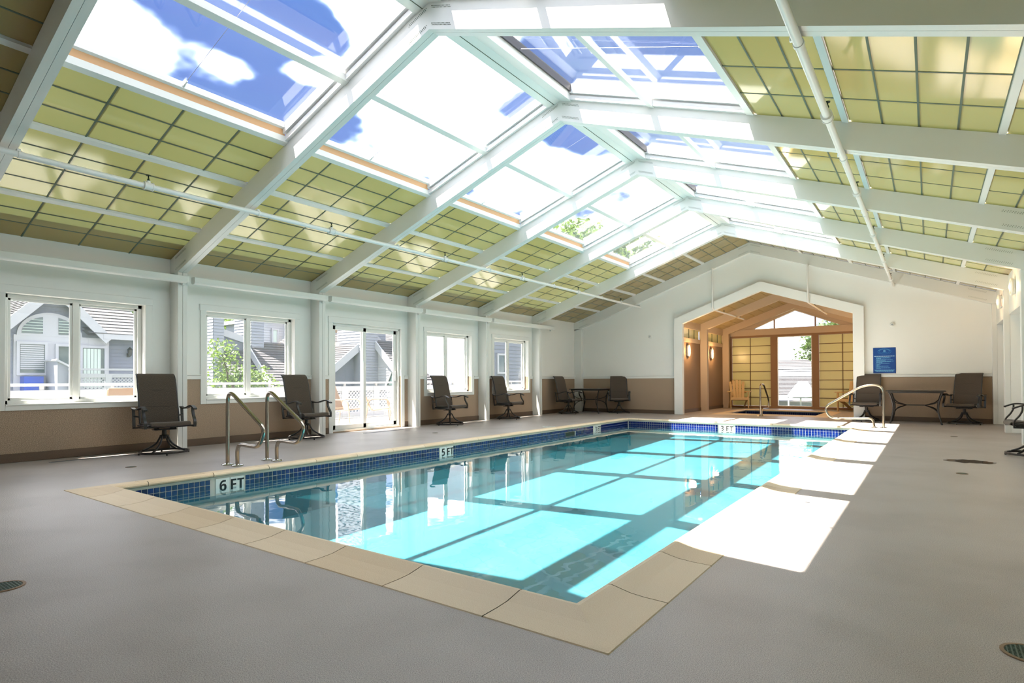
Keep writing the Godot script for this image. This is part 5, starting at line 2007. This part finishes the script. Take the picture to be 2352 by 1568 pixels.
func build_houses() -> void:
	# A: the house with the arched window, seen through the first window
	var a := thing("house", "pale grey house with an arched gable window across the deck", "house", Vector3.ZERO)
	var x := -26.0
	gable_house(a, x, -34.0, 4.9, 1.95, 7.30, 4.52, 9.0, 2.70, -4.0, M.siding_grey)
	var m := MB.new()
	m.r(-34, x - 0.15, -4, 2.72, 8.4, 10.9)
	put(a, "wing_wall", m, M.siding_grey)
	m = MB.new()
	laps_x(m, x - 0.15, func(_y): return 8.4, func(_y): return 10.9, 0.0, 2.7, 0.14)
	put(a, "wing_siding", m, M.siding_grey).set_meta("kind", "stuff")
	m = MB.new()
	courses(m, V(-25.6, 2.80, 8.3), V(-25.6, 2.80, 11.1), V(-30, 5.6, 9.2), V(-30, 5.6, 7.2), 20)
	courses(m, V(-25.6, 2.80, 11.1), V(-34, 2.80, 11.1), V(-30.5, 5.6, 9.2), V(-30, 5.6, 9.2), 20)
	put(a, "wing_roof", m, M.shingle)
	m = MB.new()
	m.r(-25.72, -25.60, 2.60, 2.84, 8.8, 11.1)
	put(a, "gutter", m, M.ext_white)
	# half-round window in a white surround
	m = MB.new()
	var pl := PackedVector2Array()
	for k in 17:
		var f := PI * k / 16.0
		pl.append(Vector2(7.25 + cos(f) * 0.97, 2.62 + sin(f) * 0.86))
	m.ext_dy(pl, x, x + 0.06)
	m.r(x, x + 0.05, 0.6, 2.64, 6.20, 9.10)
	put(a, "white_surround", m, M.ext_white)
	for s in [-1, 1]:
		m = MB.new()
		pl = PackedVector2Array([Vector2(7.25 + s * 0.23, 2.70)])
		for k in 9:
			var f := PI / 2 * k / 8.0
			var px = 7.25 + s * maxf(0.23, cos(f) * 0.84)
			pl.append(Vector2(px, 2.70 + sin(f) * (0.64 if cos(f) * 0.84 > 0.23 else 0.62)))
		m.ext_dy(pl, x + 0.06, x + 0.075)
		var w := put(a, "arched_pane", m, M.far_glass)
		for k in 5:
			m = MB.new()
			var y := 2.78 + k * 0.10
			var ext := sqrt(maxf(0.0, 1.0 - pow((y - 2.70) / 0.64, 2.0))) * 0.84
			if ext > 0.3:
				m.r(x + 0.075, x + 0.08, y, y + 0.022, 7.25 + s * 0.23, 7.25 + s * ext)
				put(w, "glazing_bar", m, M.curtain)
	var w1 := pane(a, x + 0.05, 6.36, 7.07, 1.29, 2.31, M.far_glass)
	for k in 12:
		m = MB.new()
		m.r(x + 0.082, x + 0.09, 1.42 + k * 0.074, 1.47 + k * 0.074, 6.38, 7.05)
		put(w1, "blind_slat", m, M.ext_white)
	pane(a, x + 0.05, 7.47, 8.0, 0.7, 2.27, M.far_glass)
	var w2 := pane(a, x + 0.05, 8.22, 8.93, 0.7, 2.25, M.far_glass)
	for k in 5:
		m = MB.new()
		m.r(x + 0.082, x + 0.09, 0.75, 2.22, 8.25 + k * 0.115, 8.35 + k * 0.115)
		put(w2, "curtain", m, M.curtain)
	m = MB.new()
	m.r(x + 0.05, x + 0.5, 0.66, 1.16, 6.38, 6.93)
	put(a, "blue_cover", m, M.tarp)
	m = MB.new()
	m.ext_dy(PackedVector2Array([Vector2(7.10, 0.0), Vector2(7.55, 0.0), Vector2(7.55, 1.40), Vector2(7.10, 1.70)]), x + 0.1, x + 1.3)
	put(a, "stub_wall", m, M.siding)
	m = MB.new()
	m.bar([V(x + 0.7, 1.74, 7.05), V(x + 0.7, 1.41, 7.62)], 1.35, 0.06)
	put(a, "stub_wall_cap", m, M.ext_white)
	m = MB.new()
	m.lathe([Vector2(0.02, -0.05), Vector2(0.07, 0.0), Vector2(0.09, 0.2), Vector2(0.11, 0.22), Vector2(0.0, 0.34)], 8, V(x + 0.05, 2.02, 9.83))
	m.r(x - 0.15, x - 0.05, 1.95, 2.1, 9.78, 9.88)
	put(a, "porch_lamp", m, M.black)
	var r2 := thing("balcony_railing", "white lattice railing on the balcony of the house with the arched window", "railing")
	m = MB.new()
	m.r(-24.66, -24.5, 1.38, 1.45, 7.4, 11.0)
	put(r2, "cap_rail", m, M.ext_white)
	m = MB.new()
	m.r(-24.63, -24.55, 1.12, 1.26, 7.4, 11.0)
	m.r(-24.63, -24.55, 0.4, 0.55, 7.4, 11.0)
	put(r2, "rail_board", m, M.ext_white)
	for k in 4:
		m = MB.new()
		m.r(-24.64, -24.54, 0.4, 1.25, 7.4 + k * 1.1, 7.6 + k * 1.1)
		put(r2, "post_board", m, M.ext_white)
		m = MB.new()
		lattice(m, -24.59, 7.6 + k * 1.1, 8.5 + k * 1.1, 0.55, 1.12, 0.12)
		put(r2, "lattice_field", m, M.ext_white)
	m = MB.new()
	m.r(-26, -24.4, 0.1, 0.4, 5.0, 11.2)
	put(a, "balcony_floor", m, M.ext_white)
	# B: the house with two clapboard stacks, second window
	var b := thing("house", "clapboard house with two tall stacks seen behind the bush", "house", Vector3.ZERO)
	tower(b, -25.8, -24.0, 12.16, 12.61, -4, 5.6)
	tower(b, -25.4, -24.0, 13.83, 14.40, -4, 5.6)
	m = MB.new()
	m.ext_dy(PackedVector2Array([Vector2(12.5, -4), Vector2(13.9, -4), Vector2(13.9, 2.75), Vector2(12.5, 3.2)]), -28, -24.4)
	put(b, "link_wall", m, M.siding_grey)
	m = MB.new()
	m.bar([V(-24.36, 3.12, 12.5), V(-24.36, 2.72, 13.9)], 0.08, 0.28)
	put(b, "link_board", m, M.ext_white)
	m = MB.new()
	courses(m, V(-23.0, 1.2, 12.4), V(-23.0, 1.2, 13.84), V(-24.4, 2.3, 13.84), V(-24.4, 2.3, 12.4), 9)
	put(b, "low_roof", m, M.shingle)
	# its near block: end wall towards the viewer, roof falling to the deck side
	m = MB.new()
	m.ext_xy(PackedVector2Array([Vector2(-27, -4), Vector2(-21.9, -4), Vector2(-21.9, 0.40), Vector2(-24.25, 2.62), Vector2(-27, 2.62)]), 13.9, 17.2)
	put(b, "block_wall", m, M.siding)
	m = MB.new()
	laps_d(m, 13.9, func(_y): return -26.0, func(y): return -21.9 if y < 0.4 else lerpf(-21.9, -24.25, (y - 0.4) / 2.22), -1.0, 2.6, 0.13)
	put(b, "block_siding", m, M.siding).set_meta("kind", "stuff")
	m = MB.new()
	courses(m, V(-21.6, 0.2, 13.75), V(-21.6, 0.2, 17.3), V(-24.3, 2.72, 17.3), V(-24.3, 2.72, 13.75), 22)
	put(b, "block_roof", m, M.shingle)
	m = MB.new()
	m.bar([V(-21.55, 0.02, 13.72), V(-24.3, 2.60, 13.72)], 0.06, 0.26)
	put(b, "rake_board", m, M.ext_white)
	m = MB.new()
	m.r(-34, -30, -4, 4.3, 18.0, 21.5)
	put(b, "rear_block", m, M.siding)
	m = MB.new()
	laps_x(m, -30, func(_y): return 18.0, func(_y): return 21.5, 2.0, 4.3, 0.14)
	put(b, "rear_siding", m, M.ext_white).set_meta("kind", "stuff")
	pane(b, -29.97, 18.52, 18.76, 3.16, 3.85, M.curtain)
	m = MB.new()
	m.r(-34.2, -29.8, 4.3, 4.5, 17.8, 21.7)
	put(b, "rear_fascia", m, M.ext_white)
	# C: seen through the sliding door
	var c := thing("house", "grey gabled house with a white clapboard stack seen through the sliding door", "house", Vector3.ZERO)
	gable_house(c, -22.0, -29.0, 15.6, 1.10, 18.6, 3.30, 21.4, 1.10, -4.0, M.siding_grey)
	tower(c, -23.2, -21.3, 17.75, 18.6, -4, 6.5)
	tower(c, -23.6, -22.2, 18.7, 19.9, 2.4, 6.5)
	m = MB.new()
	m.r(-31, -28.0, -4, 4.6, 19.4, 24.5)
	put(c, "rear_wall", m, M.ext_white)
	pane(c, -27.98, 20.9, 21.5, 3.75, 4.3, mat(Color(0.62, 0.54, 0.44), 0.3))
	pane(c, -27.98, 21.8, 22.5, 3.75, 4.3, mat(Color(0.62, 0.54, 0.44), 0.3))
	m = MB.new()
	m.ext_xy(PackedVector2Array([Vector2(-22.6, -4), Vector2(-18.6, -4), Vector2(-18.6, 0.2), Vector2(-21.3, 2.75), Vector2(-22.6, 2.75)]), 18.62, 22.5)
	put(c, "front_block", m, M.siding)
	m = MB.new()
	laps_d(m, 18.62, func(_y): return -22.6, func(y): return -18.6 if y < 0.2 else lerpf(-18.6, -21.3, (y - 0.2) / 2.55), -1.0, 2.7, 0.13)
	put(c, "front_siding", m, M.ext_white).set_meta("kind", "stuff")
	m = MB.new()
	courses(m, V(-18.3, 0.0, 18.5), V(-18.3, 0.0, 22.6), V(-21.4, 2.9, 22.6), V(-21.4, 2.9, 18.5), 26)
	put(c, "front_roof", m, M.shingle)
	m = MB.new()
	m.bar([V(-18.25, -0.18, 18.46), V(-21.4, 2.76, 18.46)], 0.06, 0.28)
	put(c, "rake_board", m, M.ext_white)
	m = MB.new()
	m.ext_xy(PackedVector2Array([Vector2(-20.6, 0.75), Vector2(-19.62, 0.75), Vector2(-20.2, 1.42)]), 18.56, 18.59)
	put(c, "triangle_window", m, M.far_glass)
	m = MB.new()
	m.bar([V(-20.68, 0.72, 18.55), V(-20.2, 1.50, 18.55), V(-19.5, 0.72, 18.55)], 0.06, 0.10)
	put(c, "window_trim", m, M.ext_white)
	# D: the broad roof with a roof window
	var d := thing("house", "house with a broad grey roof and a tilted roof window", "house", Vector3.ZERO)
	gable_house(d, -22.0, -33.0, 21.8, -0.35, 28.8, 4.62, 35.0, 0.2, -4.0, M.siding_grey)
	var up := func(dd: float) -> float: return -0.35 + (dd - 21.8) * 0.71
	m = MB.new()
	for e in [[-25.5, -25.35, 25.4, 26.9], [-23.75, -23.6, 25.4, 26.9]]:
		m.ext_dy(PackedVector2Array([Vector2(e[2], up.call(e[2])), Vector2(e[3], up.call(e[3])), Vector2(e[3], up.call(e[3]) + 0.16), Vector2(e[2], up.call(e[2]) + 0.16)]), e[0], e[1])
	for e in [[25.3, 25.48], [26.8, 26.95]]:
		m.ext_dy(PackedVector2Array([Vector2(e[0], up.call(e[0])), Vector2(e[1], up.call(e[1])), Vector2(e[1], up.call(e[1]) + 0.16), Vector2(e[0], up.call(e[0]) + 0.16)]), -25.5, -23.6)
	var rw := put(d, "roof_window", m, M.dark_metal)
	m = MB.new()
	m.ext_dy(PackedVector2Array([Vector2(25.48, up.call(25.48) + 0.10), Vector2(26.8, up.call(26.8) + 0.10), Vector2(26.8, up.call(26.8) + 0.12), Vector2(25.48, up.call(25.48) + 0.12)]), -25.35, -23.75)
	put(rw, "pane", m, mat(Color(0.12, 0.22, 0.42), 0.03, 0.0, 1.0))
	# E: the shaded wall outside the last window
	var e2 := thing("house", "shaded clapboard wall with a small window outside the last window", "house", Vector3.ZERO)
	m = MB.new()
	m.r(-20.0, -16.0, -4, 4.4, 20.3, 27.0)
	put(e2, "wall", m, M.siding_grey)
	m = MB.new()
	laps_x(m, -16.0, func(_y): return 20.3, func(_y): return 27.0, 0.0, 4.4, 0.17)
	put(e2, "siding", m, M.siding_grey).set_meta("kind", "stuff")
	pane(e2, -15.98, 21.05, 21.52, 1.34, 2.10, M.far_glass)
	m = MB.new()
	courses(m, V(-15.6, 4.3, 20.0), V(-15.6, 4.3, 27.3), V(-18, 6.2, 27.3), V(-18, 6.2, 20.0), 14)
	put(e2, "roof", m, M.shingle)
	# F: low houses beyond the alcove window
	var f := thing("house", "low grey-roofed house beyond the alcove window", "house", Vector3.ZERO)
	m = MB.new()
	m.r(-10, -2, -4, -0.2, 32.5, 37)
	put(f, "wall", m, M.siding)
	m = MB.new()
	courses(m, V(-10.2, 0.10, 31.6), V(-1.8, 0.10, 31.6), V(-1.8, 1.06, 34.2), V(-10.2, 1.06, 34.2), 14)
	put(f, "roof", m, M.shingle)
	m = MB.new()
	m.r(-10.2, -1.8, 0.02, 0.14, 31.5, 31.6)
	put(f, "gutter", m, M.ext_white)
	for k in 5:
		m = MB.new()
		m.r(-7.4 + k * 0.55, -7.34 + k * 0.55, -2.5, 0.05, 31.5, 31.58)
		put(f, "porch_post", m, M.ext_white)
	m = MB.new()
	m.ext_xy(PackedVector2Array([Vector2(-5.55, 0.1), Vector2(-4.62, 0.1), Vector2(-5.0, 0.83)]), 29.9, 32.5)
	put(f, "porch_gable", m, mat(Color(0.72, 0.80, 0.85), 0.6))
	var g := thing("house", "white flat-roofed building and dark hip roof farther beyond the alcove window", "house", Vector3.ZERO)
	m = MB.new()
	m.r(-12, 4, -4, 1.42, 40, 46)
	put(g, "wall", m, M.siding)
	m = MB.new()
	m.r(-12.2, 4.2, 1.12, 1.38, 39.6, 40.0)
	put(g, "fascia", m, M.ext_white)
	m = MB.new()
	m.r(-12.2, 4.2, 1.46, 1.72, 40.6, 46)
	put(g, "parapet", m, M.ext_white)
	m = MB.new()
	courses(m, V(-13, 1.5, 47), V(-5.5, 1.5, 47), V(-7.8, 2.5, 50), V(-11, 2.5, 50), 8)
	put(g, "hip_roof", m, M.shingle)


func build_trees() -> void:
	var t := "trees around the houses"
	make_tree("leafy_bush", "sunlit green bush outside the second window behind the railing", "bush", V(-14.4, -4, 7.8), [[Vector3(0, 5.0, 0), 0.75], [Vector3(0.1, 5.65, 0.35), 0.5], [Vector3(-0.3, 4.4, -0.8), 0.9], [Vector3(0.2, 4.5, -1.2), 0.55], [Vector3(0, 4.1, 0.5), 0.9], [Vector3(0, 3.6, -0.4), 1.1], [Vector3(0.2, 5.0, -0.55), 0.45]], 5200, 0.085, M.leaf, 4, 0.10)
	make_tree("leafy_tree", "tall pale tree whose crown shows through the far skylights", "tree", V(-15.5, -4, 31.5), [[Vector3(0, 11.0, 0), 3.4], [Vector3(0.5, 12.6, -1.5), 2.2], [Vector3(-0.6, 12.4, 2.6), 2.3], [Vector3(1.0, 10.5, -4.0), 2.3], [Vector3(0, 10.5, 4.6), 2.0]], 9000, 0.30, M.leaf, 8, 0.35, t)
	make_tree("leafy_tree", "dark green tree rising behind the house with the arched window", "tree", V(-44, -4, 17.0), [[Vector3(0, 8.0, 0), 4.0], [Vector3(0, 9.0, 4.5), 3.6], [Vector3(0, 8.0, -5.5), 3.6], [Vector3(1, 6.0, 2.0), 3.6]], 7000, 0.34, M.leaf_dark, 12, 0.35, t)
	make_tree("leafy_tree", "light green tree showing between the two clapboard stacks", "tree", V(-42, -4, 23.5), [[Vector3(0, 8.0, 0), 2.4], [Vector3(0.5, 6.5, -1.5), 2.4], [Vector3(0, 7.0, 2.0), 2.0]], 5000, 0.30, M.leaf, 15, 0.3, t)
	make_tree("leafy_tree", "large green tree standing beyond the alcove window", "tree", V(-6.6, -4, 52), [[Vector3(0, 7.5, 0), 2.3], [Vector3(1.6, 8.3, 1), 2.4], [Vector3(3.4, 7.0, 0), 2.6], [Vector3(0.8, 6.0, -1), 2.4]], 7000, 0.30, M.leaf_dark, 18, 0.35, t)
	make_tree("leafy_tree", "distant dark tree at the edge of the alcove window", "tree", V(-15, -4, 66), [[Vector3(0, 5.6, 0), 2.6], [Vector3(3, 5.2, 0), 2.2], [Vector3(-3, 5.0, 0), 2.4]], 4000, 0.32, M.leaf_dark, 21, 0.35, t)
